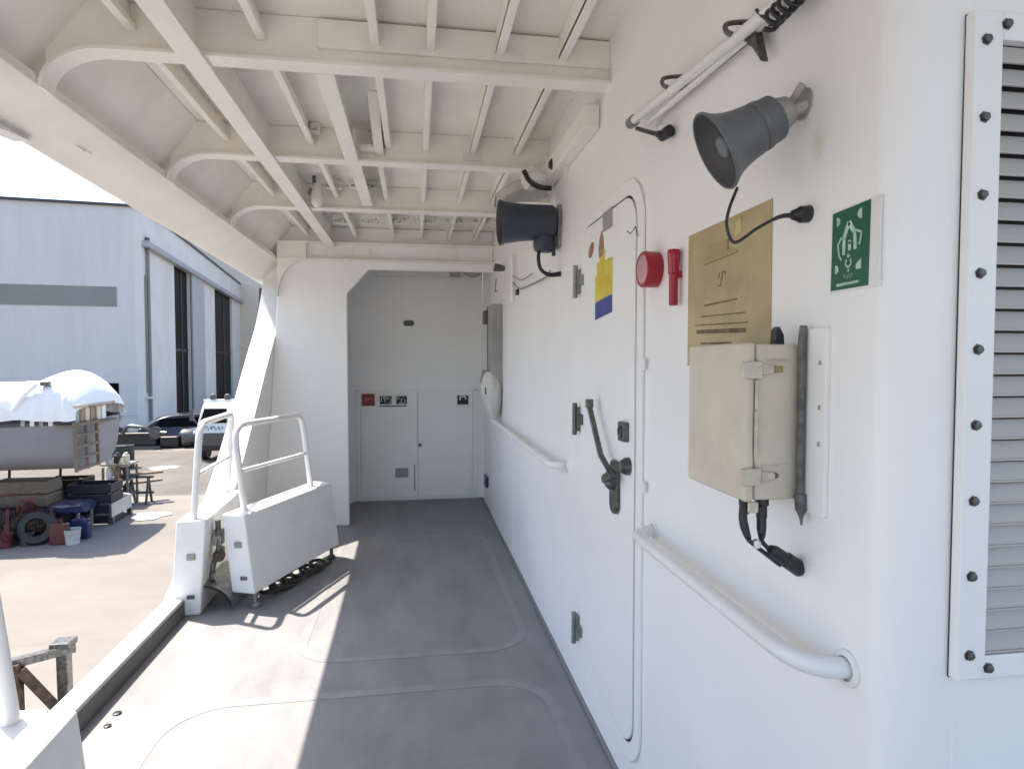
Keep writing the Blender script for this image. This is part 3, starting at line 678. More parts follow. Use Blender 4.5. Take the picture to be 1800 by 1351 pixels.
# ------------------------------------------------------------------ cream cabinet
by0, by1, bx = 1.143, 1.400, .641
bz0, bz1 = 1.322, 1.632
o = thing('cream_cabinet', 'cream electrical box with two latches on the deckhouse wall', 'electrical box', (W, 1.3, bz0))
ym = by0+.030
MB().box(bx+.022, W-.004, by0, by1, bz0, bz1).build('body', CREAM, o, bevel=.006, seg=3)
lid = MB().box(bx, bx+.0195, by0-.003, by1+.003, bz0-.003, bz1+.003).build('lid', CREAM, o, bevel=.007, seg=3)
MB().box(bx+.0195, bx+.022, by0+.004, by1-.004, bz0+.004, bz1-.004).build('seal', mat('tan seal', (.30,.25,.18), .6), o)
for z, k in ((1.582, 0), (1.372, 1)):
    m = MB(); m.box(bx-.012, bx+.030, by0-.013, by0-.002, z-.018, z+.016)
    m.hexa([(bx+.030,by0-.012,z-.012),(bx+.062,by0-.008,z-.007),(bx+.062,by0+.0005,z-.007),(bx+.030,by0+.0005,z-.012)], [(bx+.030,by0-.012,z+.011),(bx+.062,by0-.008,z+.006),(bx+.062,by0+.0005,z+.006),(bx+.030,by0+.0005,z+.011)])
    lt = m.build('latch', CREAMD, o, bevel=.003)
    m = MB(); m.box(bx+.056, bx+.072, by0-.012, by0-.001, z-.006, z+.007) if k == 0 else m.lathe((bx+.064, by0-.001, z), (0,-1,0), [(0,.006),(.005,.006),(.005,0)], 10)
    m.build('pin', BRASS if k == 0 else DGREY, lt)
    MB().box(bx+.022, bx+.09, by0-.003, by0+.001, z+.017, z+.021).build('latch_guide', CREAMD, o)
m = MB(); m.tube([(bx+.021, by0-.006, z) for z in (1.410, 1.50)], .0045, 8); m.tube([(bx+.021, by0-.006, z) for z in (1.505, 1.56)], .004, 8); m.build('hinge_pin', CREAMD, o)
m = MB(); m.prism([(W-.055, by0+.02, bz1-.001), (W-.035, by0+.02, bz1-.001), (W-.037, by0+.02, bz1+.02), (W-.046, by0+.02, bz1+.036), (W-.052, by0+.02, bz1+.03)], (0,.02,0)); m.build('hook', BLACK, o)
MB().box(bx+.01, bx+.03, by0-.004, by0+.006, bz0-.024, bz0-.002).build('drain_tab', CREAMD, o, bevel=.003)
# mounting plate and dark gasket bar beside it
o = thing('mounting_plate', 'white backing plate with a dark edge right of the cream box', 'plate', (W, 1.12, 1.3))
MB().box(W-.010, W+.0, 1.068, 1.14, bz0-.02, bz1+.03).build('plate', WALL, o, bevel=.002)
m = MB(); m.tube([(W-.019, 1.128, 1.30), (W-.019, 1.128, 1.33), (W-.019, 1.128, 1.64), (W-.017, 1.128, 1.668)], [.005,.008,.008,.007], 10)
m.lathe((W-.018, 1.128, 1.335), (0,-.1,-1), [(0,.0),(0,.012),(.03,.011),(.045,.004),(.06,.002)], 12); m.build('edge_rod', mat('mid grey rubber', (.13,.13,.13), .5, var=.3, scale=40), o)
m = MB()
for z in (1.595, 1.51, 1.44): m.box(W-.0106, W-.0098, 1.082, 1.089, z-.004, z+.005)
m.build('small_marks', LGREY, o)
# black cables under the box
o = thing('cabinet_cables', 'black cables looping from under the cream box to a wall plug', 'cables', (W-.08, 1.2, 1.2))
cq = wl(1400, 996)
zc_ = 1.322
pA = Vector((bx+.012, by0+.02, zc_-.002)); pB = Vector((bx+.05, by0+.02, zc_-.002))
J = Vector((bx+.030, 1.14, 1.232)); K = Vector((W-.04, cq.y-.005, cq.z+.008))
m = MB()
ca = bez([pA, pA+Vector((-.002,0,-.04)), pA+Vector((.004,-.01,-.075)), J+Vector((-.012,0,.006)), K], 7)
cb = bez([pB, pB+Vector((.0,0,-.04)), pB+Vector((-.004,-.008,-.07)), J+Vector((.008,0,.01)), J+Vector((.02,0,-.004)), K+Vector((.0,0,.006))], 6)
m.tube(ca, [.0085 if i < 10 else max(.0045, .0085-.0006*(i-10)) for i in range(len(ca))], 10); m.tube(cb, [.0095 if i < 9 else max(.0045, .0095-.0006*(i-9)) for i in range(len(cb))], 10)
m.build('cable', BLACK, o)
m = MB(); m.lathe(pA+Vector((0,0,.003)), (0,0,-1), [(0,.011),(.012,.011),(.014,.0095),(.03,.0095)], 12); m.lathe(pB+Vector((0,0,.003)), (0,0,-1), [(0,.014),(.014,.014),(.016,.011),(.04,.011)], 12); m.build('gland', BLACK, o)
m = MB(); tt = Vector((W, cq.y-.01, cq.z)); d = tt-(J+Vector((.025,0,-.006))); st = J+Vector((.025,0,-.006))
m.lathe(st, d, [(0,.0),(.0,.008),(.012,.013),(.045,.0135),(.048,.016),(.075,.0165),(d.length,.017)], 18); m.build('wall_plug', BLACK, o)
m = MB(); m.lathe(J+Vector((-.008,0,.012)), (.6,-.1,-1), [(0,.006),(.008,.009),(.016,.006)], 10); m.build('cable_tie', PWHITE, o)

# ------------------------------------------------------------------ green muster sign
o = thing('muster_sign', 'green safety sign with a group of people and corner arrows on a white sheet', 'sign', (W, 1.03, 1.72))
ga, gb, gz0, gz1 = 1.070, .945, 1.727, 1.876
S = lambda u, v, k=.003: Vector((W-k, ga+(gb-ga)*u, gz0+(gz1-gz0)*v))
MB().prism([S(0,-.02), S(1,-.02), S(1,1), S(0,1)], (.0028,0,0)).build('white_sheet', PWHITE, o)
MB().prism([S(.02,.01,.0032), S(.80,.01,.0032), S(.82,.985,.0032), S(.04,.96,.0032)], (-.0008,0,0)).build('green_field', GREEN, o)
m = MB(); K4 = .0042; th = (-.0005,0,0)
def poly(pts): m.prism([S(u, v, K4) for u, v in pts], th)
def disc(u, v, r, a0=0, a1=360, n=14): poly([(u+r*math.cos(R(a0+(a1-a0)*i/n)), v+r*.72*math.sin(R(a0+(a1-a0)*i/n))) for i in range(n+(a1-a0 < 360))])
disc(.14,.84,.075,-90,90); disc(.66,.86,.085,90,270); disc(.12,.26,.075,-90,90); poly([(.56,.28),(.66,.34),(.66,.22),(.56,.22)])
def strokes(pts, wd):
    for (a, b) in zip(pts, pts[1:]):
        a = Vector((*a,0)); b = Vector((*b,0)); d = (b-a).normalized(); x = Vector((-d.y,d.x,0))*wd/2
        poly([(a+x).xy[:], (a-x).xy[:], (b-x).xy[:], (b+x).xy[:]])
strokes([(.40,.80),(.30,.62)], .07); strokes([(.40,.80),(.52,.66)], .07); strokes([(.30,.62),(.30,.42)], .06); strokes([(.52,.66),(.54,.46)], .06)
strokes([(.25,.64),(.17,.56),(.20,.42),(.26,.36)], .028); strokes([(.55,.68),(.66,.64),(.62,.50)], .028)
disc(.42,.56,.035); strokes([(.42,.56),(.42,.46)], .06)
disc(.40,.40,.03); strokes([(.36,.36),(.34,.30),(.40,.26),(.46,.30),(.44,.36)], .025); disc(.40,.225,.022)
m.build('pictogram', GLOW, o)
m = MB(); glyphs(m, lambda u, v: S(u, v, K4), .30, .50, .13, .18, 6, th, 21); m.build('word', GLOW, o)
MB().prism([S(.16,.05,K4), S(.62,.06,K4), S(.62,.09,K4), S(.16,.085,K4)], th).build('bar', GLOW, o)

# ------------------------------------------------------------------ small things on the far part of the side wall
o = thing('hose_cabinet', 'narrow grey cabinet on the far part of the deckhouse wall', 'cabinet', (W, 5.7, 1.4))
MB().box(W-.10, W-.0, 5.52, 5.80, 1.30, 2.10).build('case', LGREY, o, bevel=.01)
MB().box(W-.104, W-.098, 5.803, 5.815, 1.30, 2.10).build('edge_seal', DARK, o)
o = thing('white_bag', 'white canvas bag hanging under the grey cabinet', 'bag', (W, 5.65, 1.1))
m = MB(); rows = []
for i in range(13):
    v = i/12; row = []
    for k in range(17):
        a = 2*math.pi*k/16; r = (.05+.07*math.sin(math.pi*(v**.8))**.8)+.012*noise.noise((v*3, math.cos(a)*2, 5+math.sin(a)*2))
        row.append(Vector((W-.10+r*math.cos(a)*.8+.03*v, 5.62+r*1.3*math.sin(a), 1.50-.42*v)))
    rows.append(row)
m.grid(rows); m.build('bag_body', CANV, o)
MB().box(W-.16, W-.08, 5.50, 5.53, 1.30, 1.36).build('label_patch', DGREY, o)
m = MB(); m.prism([(W-.17,5.60,1.52),(W-.10,5.60,1.50),(W-.12,5.60,1.36),(W-.19,5.60,1.40)], (0,.06,0)); m.build('grey_flap', GREYM, o, bevel=.01)
q = wl(858, 558); MB().box(W-.05, W, q.y-.09, q.y+.09, q.z-.07, q.z+.07).build('switch_box', DGREY, None, bevel=.01)
tag(bpy.data.objects['switch_box'], 'small dark switch box high on the far end of the deckhouse wall', 'switch box')
q = wl(857, 845); MB().box(W-.03, W, q.y-.09, q.y+.09, q.z-.06, q.z+.06).build('deck_socket', mat('dark blue plastic', (.03,.04,.10), .4), None, bevel=.01)
tag(bpy.data.objects['deck_socket'], 'small dark blue socket low on the wall near the far bulkhead', 'socket')
o = thing('conduit_drop', 'white conduit with thin wires beside the navy horn cable', 'conduit', (W, 4.8, 2.2))
m = MB(); m.tube(bez([(W-.02,4.83,2.05),(W-.022,4.83,2.25),(W-.03,4.83,2.36),(W-.03,4.80,2.40),(W-.03,4.76,2.36),(W-.03,4.76,2.1)],6), .013, 10); m.build('pipe', WHITE, o)
m = MB(); m.tube(bez([(W-.03,4.76,2.2),(W-.02,4.5,2.12),(W-.02,4.2,2.10),(W-.02,3.6,2.08),(W-.02,3.45,2.10)],6), .005, 6); m.tube(bez([(W-.03,4.76,2.25),(W-.02,4.4,2.17),(W-.02,4.0,2.16)],6), .004, 6); m.build('wire', GREYM, o)
q = wl(887, 470); m = MB(); m.lathe((W-.09, q.y, q.z), (1,0,-.1), [(0,0),(0,.035),(.05,.03),(.09,.02)], 14); m.build('gland', DGREY, o)
MB().box(W-.02, W, 4.62, 4.68, 2.09, 2.13).build('clip', BLACK, o)
m = MB(); q = wl(873, 500); m.tube([(W-.003, q.y, q.z+.06), (W-.003, q.y+.05, q.z), (W-.003, q.y+.08, q.z-.06)], .006, 6); m.tube([(W-.003, q.y+.08, q.z-.06), (W-.003, q.y-.05, q.z-.06)], .006, 6)
tag(m.build('pen_mark', LGREY), 'grey pen scribble high on the wall above the grey cabinet', 'scribble')
MB().box(W-.012, W, 5.0, 6.9, 1.0, 1.008).build('wall_ledge', WALL, None)
tag(bpy.data.objects['wall_ledge'], 'thin white ledge strip along the wall below the grey cabinet', 'ledge')

# ------------------------------------------------------------------ boarding gate leaves
def leaf(lab, P, u, L, wd, h, lean, z0, rail_h, posts, group='boarding gate leaves', rr=.021):
    """P: near bottom inner corner; u: horizontal run direction; v points inboard"""
    P = Vector(P); u = Vector((*u, 0)).normalized(); v = Vector((u.y, -u.x, 0))
    o = thing('boarding_gate', lab, 'gate', (P.x, P.y, 0), group)
    up = Vector((0,0,h))+v*lean
    b = [P-v*wd, P, P+u*L, P+u*L-v*wd]; t_ = [p+up for p in b]
    MB().hexa(b, t_).build('box_panel', WHITE, o, bevel=.012, seg=3)
    sl = lean/h
    cen = lambda s, z: P+u*s-v*wd*.5+v*sl*z+Vector((0,0,z))
    top = h+rail_h
    s0, s1 = posts
    m = MB(); pts = [cen(s0, h-.02), cen(s0, h+rail_h*.55), cen(s0, top-.12), cen(s0+.015, top-.05), cen(s0+.06, top-.012), cen(s0+.12, top), cen((s0+s1)/2, top), cen(s1-.10, top), cen(s1-.045, top-.012), cen(s1-.012, top-.05), cen(s1, top-.12), cen(s1, h+rail_h*.5), cen(s1, h-.02)]
    m.tube(bez(pts, 5), rr, 14); m.build('handrail', WHITE, o)
    m = MB(); m.tube([cen(s0, h+rail_h*.46), cen(s1, h+rail_h*.46)], .014, 12); m.build('mid_rail', WHITE, o)
    # hardware on the near end
    m = MB(); q = P-v*(wd*.42)-u*.004+v*sl*h*.6+Vector((0,0,h*.62)); m.box(q.x-.025, q.x+.025, q.y-.006, q.y+.01, q.z-.02, q.z+.02); m.build('catch', GREYM, o, bevel=.004)
    m = MB(); q = P-v*(wd*.35)-u*.004+v*sl*h*.2+Vector((0,0,h*.2)); m.box(q.x-.022, q.x+.022, q.y-.005, q.y+.01, q.z-.012, q.z+.012); m.build('rating_plate', DGREY, o, bevel=.002)
    return o, P, u, v, cen
u2 = (.36, .93)
g2, P, u, v, cen = leaf('inner white boarding gate leaf swung in over the shaded deck', (-1.027, 4.165, .10), u2, 1.13, .165, .51, -.065, .1, .56, (.12, .95))
m = MB(); q = P+u*.05-v*.03; m.tube([(q.x, q.y, .105), (q.x, q.y, .03)], .014, 10); m.lathe((q.x, q.y, .03), (0,0,-1), [(0,0),(0,.03),(.02,.034),(.03,.03),(.03,0)], 16); m.build('foot', GREYM, g2)
m = MB(); q = P+u*1.05-v*.03; m.tube([(q.x, q.y, .105), (q.x, q.y, .03)], .014, 10); m.lathe((q.x, q.y, .03), (0,0,-1), [(0,0),(0,.03),(.02,.034),(.03,.03),(.03,0)], 16); m.build('foot', DGREY, g2)
g1, P, u, v, cen = leaf('outer white boarding gate leaf along the ship side beside the toe board', (-1.345, 4.13, .001), (-.03, 1), .95, .175, .60, .045, .0, .60, (.06, .85))
# hinge hardware between the leaves
o = thing('gate_latch', 'dark latch and hose hardware between the two gate leaves', 'latch', (-1.28, 4.3, .3))
m = MB(); m.box(-1.30, -1.25, 4.28, 4.34, .40, .50); m.box(-1.29, -1.25, 4.30, 4.34, .30, .38); m.tube([(-1.28,4.30,.56),(-1.27,4.28,.38),(-1.30,4.26,.28),(-1.31,4.25,.18)], .018, 10); m.build('bracket', DGREY, o, bevel=.004)
MB().box(-1.31, -1.255, 4.27, 4.279, .40, .46).build('cover', GREYM, o)
m = MB(); m.tube([(-1.30,4.25,.22),(-1.27,4.25,.16),(-1.30,4.24,.13)], .014, 8); m.build('hasp', GREYM, o)
m = MB(); m.lathe((-1.27,4.30,.33), (0,-1,0), [(0,.0),(0,.035),(.03,.04),(.06,.03),(.06,0)], 14); m.build('roller', mat('brown rubber', (.06,.045,.03), .6), o)
o = thing('foot_plate', 'grey curved steel plate on the deck between the gate leaves', 'plate', (-1.25, 4.4, 0))
rows = []
for i in range(9):
    a = R(i*11); rows.append([Vector((-1.36+.20*math.sin(a), 4.16, .02+.16*math.cos(a))), Vector((-1.33+.24*math.sin(a), 4.62, .02+.17*math.cos(a)))])
m = MB(); m.grid(rows); m.grid([[p+Vector((-.012,0,-.008)) for p in r] for r in rows]); m.build('curved_plate', GREYM, o)
# hose heap in the shade under the inner leaf
o = thing('hose_heap', 'black hose heaped in the shade under the inner gate leaf', 'hose', (-.72, 4.75, 0))
m = MB(); pts = []
for i in range(90):
    a = i*.42; s = i/90
    pts.append(Vector((-1.02+.30*s+.07*math.cos(a), 4.40+.62*s+.12*math.sin(a), .015+.010*(1+math.sin(a*.37))+.008*abs(math.sin(i*.11)))))
m.tube(bez(pts, 3), .013, 10); m.build('hose', ROPE, o)
# near gate at the bottom left
g3, P, u, v, cen = leaf('nearest white gate leaf cut off at the lower left corner', (-.985, 1.895, .08), (.03, -1), 1.1, .10, .54, .06, .08, .62, (.42, 1.0))
g4, P, u, v, cen = leaf('near outer gate leaf behind the nearest one at the lower left corner', (-1.245, 2.15, .001), (.0, -1), 1.0, .15, .5, .06, .0, .64, (.07, .9), rr=.03)

# ------------------------------------------------------------------ YARD
o = thing('steel_trestle', 'rusty brown steel trestle standing in the yard next to the toe board', 'trestle', (-2.7, 4.5, G))
A = hit(112, 1140, 1, 4.55); B = hit(25, 1166, 1, 4.35)
for (p, nm) in ((A, 0), (B, 1)):
    for dy in (0,):
        MB().bar((p.x, p.y, p.z), (p.x+.02, p.y, G), .068, .068).build('post', DGREY if nm == 0 else RUST, o, bevel=.004)
MB().bar(B+Vector((-.06,-.02,0)), A+Vector((.06,.02,.0)), .06, .055).build('top_beam', DGREY, o, bevel=.004)
MB().bar((B.x+.03, B.y, B.z-.04), (A.x+.1, A.y+.02, A.z-.62), .06, .06).build('brace', RUST, o, bevel=.004)
MB().bar((B.x+.03, B.y, B.z-1.3), (A.x+.0, A.y, A.z-1.3), .06, .06).build('cross_bar', RUST, o, bevel=.004)
m = MB(); m.box(A.x-.06, A.x+.06, A.y-.06, A.y+.06, A.z+.02, A.z+.06); m.build('head_plate', DGREY, o, bevel=.004)

# main hall
hc = hit(256, 762, 2, G); YD = hc.y
fd = Vector((.993, .118, 0)).normalized(); sd = Vector((-fd.y, fd.x, 0))
HT = hit(252, 365, 1, YD).z-G
hall = thing('boat_hall', 'large white boat hall with tall dark doorways down its right side', 'hall', tuple(hc))
Q = lambda a, b, z: hc+fd*a+sd*b+Vector((0,0,z))
def hbox(m, a0, a1, b0, b1, z0, z1): m.hexa([Q(a0,b0,z0),Q(a1,b0,z0),Q(a1,b1,z0),Q(a0,b1,z0)], [Q(a0,b0,z1),Q(a1,b0,z1),Q(a1,b1,z1),Q(a0,b1,z1)])
m = MB(); hbox(m, -40, -.35, 0, 46, 1.0, HT); m.build('cladding', BWALL, hall)
m = MB(); hbox(m, -40, -.37, .06, 46, 0, 1.0); m.build('plinth', BSIDE, hall)
m = MB(); hbox(m, -40.2, .14, -.15, 46.2, HT, HT+.13); m.build('roof_edge', mat('dark roof trim', (.05,.05,.055), .5), hall)
zz0 = hit(100, 538, 1, YD).z-G; zz1 = hit(100, 503, 1, YD).z-G; aR = hit(207, 520, 1, YD).x-hc.x
m = MB(); hbox(m, -30, aR, -.03, -.002, zz0, zz1); m.build('grey_band', BGREY, hall)
a0 = hit(150, 700, 1, YD).x-hc.x; zt_ = hit(190, 673, 1, YD).z-G; zb_ = hit(190, 737, 1, YD).z-G
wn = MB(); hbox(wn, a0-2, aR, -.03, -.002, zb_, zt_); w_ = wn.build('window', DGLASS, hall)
m = MB(); hbox(m, a0-2, aR, -.05, -.031, zb_+1.2, zb_+1.28); m.build('glazing_bar', BWALL, w_)
# right side: piers, header, dark doorways. local b runs along the side
def bpx(px): # position along the side wall for a pixel column
    d = FW+RT*((px-CX)/F); # solve hc+sd*b on the ray (plan view)
    rx, ry = hc.x-CAM.x, hc.y-CAM.y
    return (d.y*rx-d.x*ry)/(d.x*sd.y-d.y*sd.x)
cols = [256, 310, 337, 380, 410, 428, 452, 465, 480]
bs = [bpx(c) for c in cols]
HH = hit(262, 430, 1, YD).z-G     # header level
piers = [(0, bs[1]), (bs[2], bs[3]), (bs[4], bs[5]), (bs[6], bs[7])]
for i, (p, q) in enumerate(piers):
    m = MB(); hbox(m, -.35, .0, p, q, 0, HH); m.build('pier', BSIDE, hall)
m = MB(); hbox(m, -.35, .02, 0, 46, HH, HT); m.build('header', BSIDE, hall)
m = MB(); hbox(m, .02, .35, 0, 46, HH-.1, HH+.22); m.build('door_track', mat('grey track', (.34,.34,.35), .5), hall)
for i, (p, q) in enumerate(((bs[1], bs[2]), (bs[3], bs[4]), (bs[5], bs[6]), (bs[7], 46))):
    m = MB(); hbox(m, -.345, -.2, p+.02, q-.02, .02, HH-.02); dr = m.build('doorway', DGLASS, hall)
    m = MB(); hbox(m, -.199, -.16, p+(q-p)*.55, p+(q-p)*.62, .02, HH-.02); hbox(m, -.199, -.16, p+.02, q-.02, HH*.45, HH*.47); m.build('door_frame', mat('dark frame', (.02,.02,.022), .6), dr)
# sliding leaves standing proud
m = MB(); hbox(m, .05, .16, bs[2]-.02, bs[2]+(bs[3]-bs[2])*.45, .05, HH-.1); m.build('sliding_leaf', mat('grey leaf', (.40,.40,.41), .6), hall)
m = MB(); m.tube([Q(.12,.7,0), Q(.12,.7,HH)], .09, 10); m.build('drain_pipe', mat('brown grey pipe', (.22,.21,.20), .5), hall)
m = MB(); hbox(m, .0, .2, .55, .85, HH-.15, HH+.5); m.build('hopper', DGREY, hall)
m = MB(); hbox(m, -.1, .25, .1, 1.2, 1.9, 2.0); m.build('pipe_bracket', BSIDE, hall)
m = MB(); hbox(m, .0, .012, .32, .62, 2.2, HH-1.6); m.build('grey_strip', BGREY, hall)
# far building behind
o = thing('far_hall', 'distant beige hall behind the white boat hall', 'hall', (-20, 70, G))
tz = hit(330, 411, 1, 72).z
m = MB(); m.box(-26, 2, 72, 90, G, tz); m.build('wall', FARW, o)
MB().box(-26.3, 2.3, 71.7, 90.3, tz, tz+.3).build('roof_edge', BSIDE, o)

# ---- covered boat
YB = 14.8
bo = thing('covered_boat', 'grey boat on stands under a white tarpaulin', 'boat', (-9.5, 15, G))
xR = hit(126, 745, 1, YB).x; xL = -17.5
def bz(py): return hit(100, py, 1, YB).z
deckz = lambda s: bz(752)+.10*(s-.5)+.25*max(0, s-.75)
rows = []
ns_ = 28
for i in range(ns_+1):
    s = i/ns_; x = xL+(xR-xL)*s
    half = 1.15-.08*max(0, (s-.6)/.4)**2
    kz = bz(838)+.03+.02*max(0, (s-.86)/.14)**2
    top = deckz(s); row = []
    for k in range(13):
        t_ = -1+2*k/12; a = abs(t_)
        y = half*(1-(1-a)**2.6)*(1 if t_ > 0 else -1) if a > 0 else 0
        z = kz+(top-kz)*a**2.2
        xx = x-.10*max(0, (s-.86)/.14)*(1-a)
        row.append(Vector((xx, YB+1.15+y, z)))
    rows.append(row)
m = MB(); m.grid(rows); m.build('hull', HULLG, bo)
m = MB(); m.add(rows[-1], [tuple(range(len(rows[-1])))]); m.build('transom', HULLG, bo)
m = MB(); m.grid([[r_[0]-Vector((0,0,.05)) for r_ in rows],[r_[-1]-Vector((0,0,.05)) for r_ in rows]]); m.build('deck', GREYM, bo)
m = MB()
for sgn in (0, -1): m.tube([r[sgn]+Vector((0,0,.0)) for r in rows], .045, 8)
m.build('rub_rail', mat('dark rub rail', (.07,.07,.08), .5), bo)
# tarpaulin
prof_px = [(-260,690),(-180,672),(-90,676),(0,672),(45,671),(75,659),(98,653),(118,654),(132,666),(148,690),(154,712)]
rows = []
cvp = bez([(a, b, 0) for a, b in prof_px], 12)
for i, p in enumerate(cvp):
    top = hit(p.x, p.y, 1, YB+.5); s = i/(len(cvp)-1)
    x = top.x; zt_ = top.z; low = max(deckz((x-xL)/(xR-xL))+.02, -9)
    half = 1.22
    row = []
    prof2 = [(-1,.0),(-1.0,.30),(-.97,.55),(-.90,.72),(-.62,.86),(-.25,.97),(0,1.0),(.25,.97),(.62,.86),(.9,.7),(1,.4),(1,0)]
    for k, (yy, hh) in enumerate(prof2):
        wob = .06*noise.noise((x*1.6, yy*2, 3))+.05*(.5-abs(noise.noise((x*2.3+yy, yy*1.2, hh*1.5))))+.02*noise.noise((x*7, yy*3, hh*5))
        lift = .07*max(0, math.sin((x+9.3)*1.7))*(hh < .2)
        pl = (.07*noise.noise((x*4.5, yy, .3))+.04*(.5-abs(noise.noise((x*8, yy, 1.3)))))*(1-hh)*(1 if yy > 0 else -1)
        row.append(Vector((x, YB+1.15+yy*half+wob+pl, low+lift+(zt_-low)*hh+wob*.6)))
    rows.append(row)
m = MB(); m.grid(rows); cv_ = m.build('tarpaulin', TARP, bo)
cv_.modifiers.new('sub', 'SUBSURF').render_levels = 1
a = hit(82, 674, 1, YB+.1); MB().box(a.x-.09, a.x+.09, YB+.0, YB+.12, a.z-.05, a.z+.05).build('vent_cap', DGREY, bo, bevel=.02)
m = MB(); m.tube(bez([hit(22, 722, 1, YB-.06), hit(42, 695, 1, YB-.06), hit(65, 674, 1, YB-.02)],5), .05, 8); m.build('tarp_fold', TARP, bo)
# boat stands
def stand(px, lab):
    x = hit(px, 900, 1, YB+2.0).x
    o = thing('boat_stand', lab, 'boat stand', (x, YB+2.0, G), 'stands under the covered boat')
    m = MB()
    for dx, dy in ((-.35,-.3),(.35,-.3),(0,.45)): m.tube([(x, YB+2.05, -1.35), (x+dx, YB+2.0+dy, G)], .035, 8)
    m.build('legs', DGREY, o)
    m = MB(); m.tube([(x, YB+2.05, -1.4), (x, YB+2.1, -1.0)], .03, 8); m.build('screw', RUST, o)
    MB().box(x-.2, x+.2, YB+1.9, YB+2.3, -1.0, -.93).build('pad', TIMB, o, bevel=.01)
stand(15, 'leftmost dark tripod stand under the grey boat'); stand(105, 'dark tripod stand under the grey boat nearest the blue sheet')
o = thing('keel_block', 'stacked timber blocks under the keel of the grey boat', 'keel blocks', (-9, YB+1.3, G))
for k in range(4): MB().box(-9.6, -8.4, YB+1.0, YB+1.6, G+.31*k, G+.29+.31*k).build('timber', TIMB, o, bevel=.02)
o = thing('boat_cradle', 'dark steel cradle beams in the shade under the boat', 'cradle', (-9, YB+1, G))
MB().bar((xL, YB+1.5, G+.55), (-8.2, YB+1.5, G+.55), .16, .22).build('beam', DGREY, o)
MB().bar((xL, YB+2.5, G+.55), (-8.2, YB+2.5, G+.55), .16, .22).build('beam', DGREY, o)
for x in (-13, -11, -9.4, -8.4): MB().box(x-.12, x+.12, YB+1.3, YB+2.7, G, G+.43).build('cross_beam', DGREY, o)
# ladder frame hung on the transom, lockers above it
zq = hit(160, 742, 1, YB+.5).z; zl = hit(160, 822, 1, YB+.5).z
o = thing('boarding_ladder', 'brown timber boarding ladder hung on the stern of the covered boat', 'ladder', (xR+.1, YB+.5, zl))
for y in (YB-.05, YB+.42, YB+.90): MB().bar((xR+.10, y, zl), (xR+.07, y, zq+.05), .05, .06).build('upright', TIMB, o)
for k in range(5):
    z = zl+.05+(zq-zl)*k/4.2
    MB().bar((xR+.11, YB-.07, z), (xR+.11, YB+.92, z), .04, .06).build('rung', TIMB, o)
o = thing('stern_locker', 'cream and brown lockers on the stern of the covered boat under a timber shelf', 'locker', (xR, YB+.8, zq))
for k, y in enumerate((-.0, .22, .44, .66, .95, 1.2)):
    MB().box(xR-.22, xR+.03, YB+.1+y, YB+.28+y, zq, zq+.34).build('locker_box', [LGREY, BROWN, CREAM, BROWN, CREAM, PWHITE][k], o, bevel=.02)
MB().box(xR-.3, xR+.12, YB-.0, YB+1.75, zq+.36, zq+.41).build('shelf', mat('pale timber', (.45,.38,.27), .8, var=.2), o)
MB().box(xR-.3, xR+.12, YB-.0, YB+1.75, zq-.05, zq-.005).build('lower_shelf', TIMB, o)
for k in range(4): MB().box(xR-1.0+k*.18, xR-.92+k*.18, YB+.0, YB+.06, zq-.02, zq+.30).build('rail_post', [LGREY, PWHITE, GREYM, PWHITE][k], o)

# heap of yard gear in front of the boat
def winch(x, y, lab, sc=1.0, rot=0):
    o = thing('red_winch', lab, 'winch', (x, y, G), 'red oxide winches in the yard')
    e = Vector((math.cos(rot), math.sin(rot), 0))
    for s in (-.4, .4):
        c = Vector((x,y,G))+e*s*sc
        m = MB(); m.lathe(c+Vector((0,0,.42*sc)), e, [(-.03,.0),(-.03,.40*sc),(.03,.40*sc),(.03,0)], 20); m.build('flange', REDO, o)
        m = MB(); m.bar(c+Vector((0,-.35*sc,0)), c+Vector((0,0,.5*sc)), .07, .07); m.bar(c+Vector((0,.35*sc,0)), c+Vector((0,0,.5*sc)), .07, .07); m.build('frame', RUST, o)
    m = MB(); m.lathe(Vector((x,y,G+.42*sc)), e, [(-.37*sc,.22*sc)]+[((-.36+.72*i/24)*sc, (.25+.015*(i%2))*sc) for i in range(25)]+[(.37*sc,.22*sc)], 20); m.build('drum', RUST, o)
    m = MB(); m.tube([Vector((x,y,G+.42*sc))+e*.42*sc, Vector((x,y,G+.42*sc))+e*.62*sc], .05, 8); m.tube([Vector((x-.25*sc,y-.1,G+.6*sc)), Vector((x-.1*sc,y-.15,G+1.0*sc)), Vector((x+.2*sc,y-.1,G+1.02*sc))], .03, 8); m.build('crank', REDO, o)
pA = hit(20, 945, 2, G); winch(pA.x, pA.y-.1, 'leftmost red oxide winch in the shade of the boat', 1.0, .1)
pA = hit(68, 945, 2, G); winch(pA.x, pA.y-.3, 'red oxide winch beside the blue sheet', .95, .5)
o = thing('yard_tyre', 'black tyre leaning against the red winch', 'tyre', tuple(hit(75, 955, 2, G)))
c = hit(78, 950, 2, G)+Vector((0,-.25,.36)); m = MB(); m.lathe(c, (.2,-1,.3), [(-.1,.2),(-.1,.33),(-.07,.36),(.07,.36),(.1,.33),(.1,.2),(-.1,.2)], 28); m.build('tread', DARK, o)
pT = hit(115, 937, 2, G)
o = thing('blue_table', 'trestle table under a dark blue sheet beside the grey bin', 'table', tuple(pT))
x0, x1 = hit(86, 900, 1, pT.y).x, hit(140, 900, 1, pT.y).x
zt_ = hit(115, 887, 1, pT.y).z
rows = []
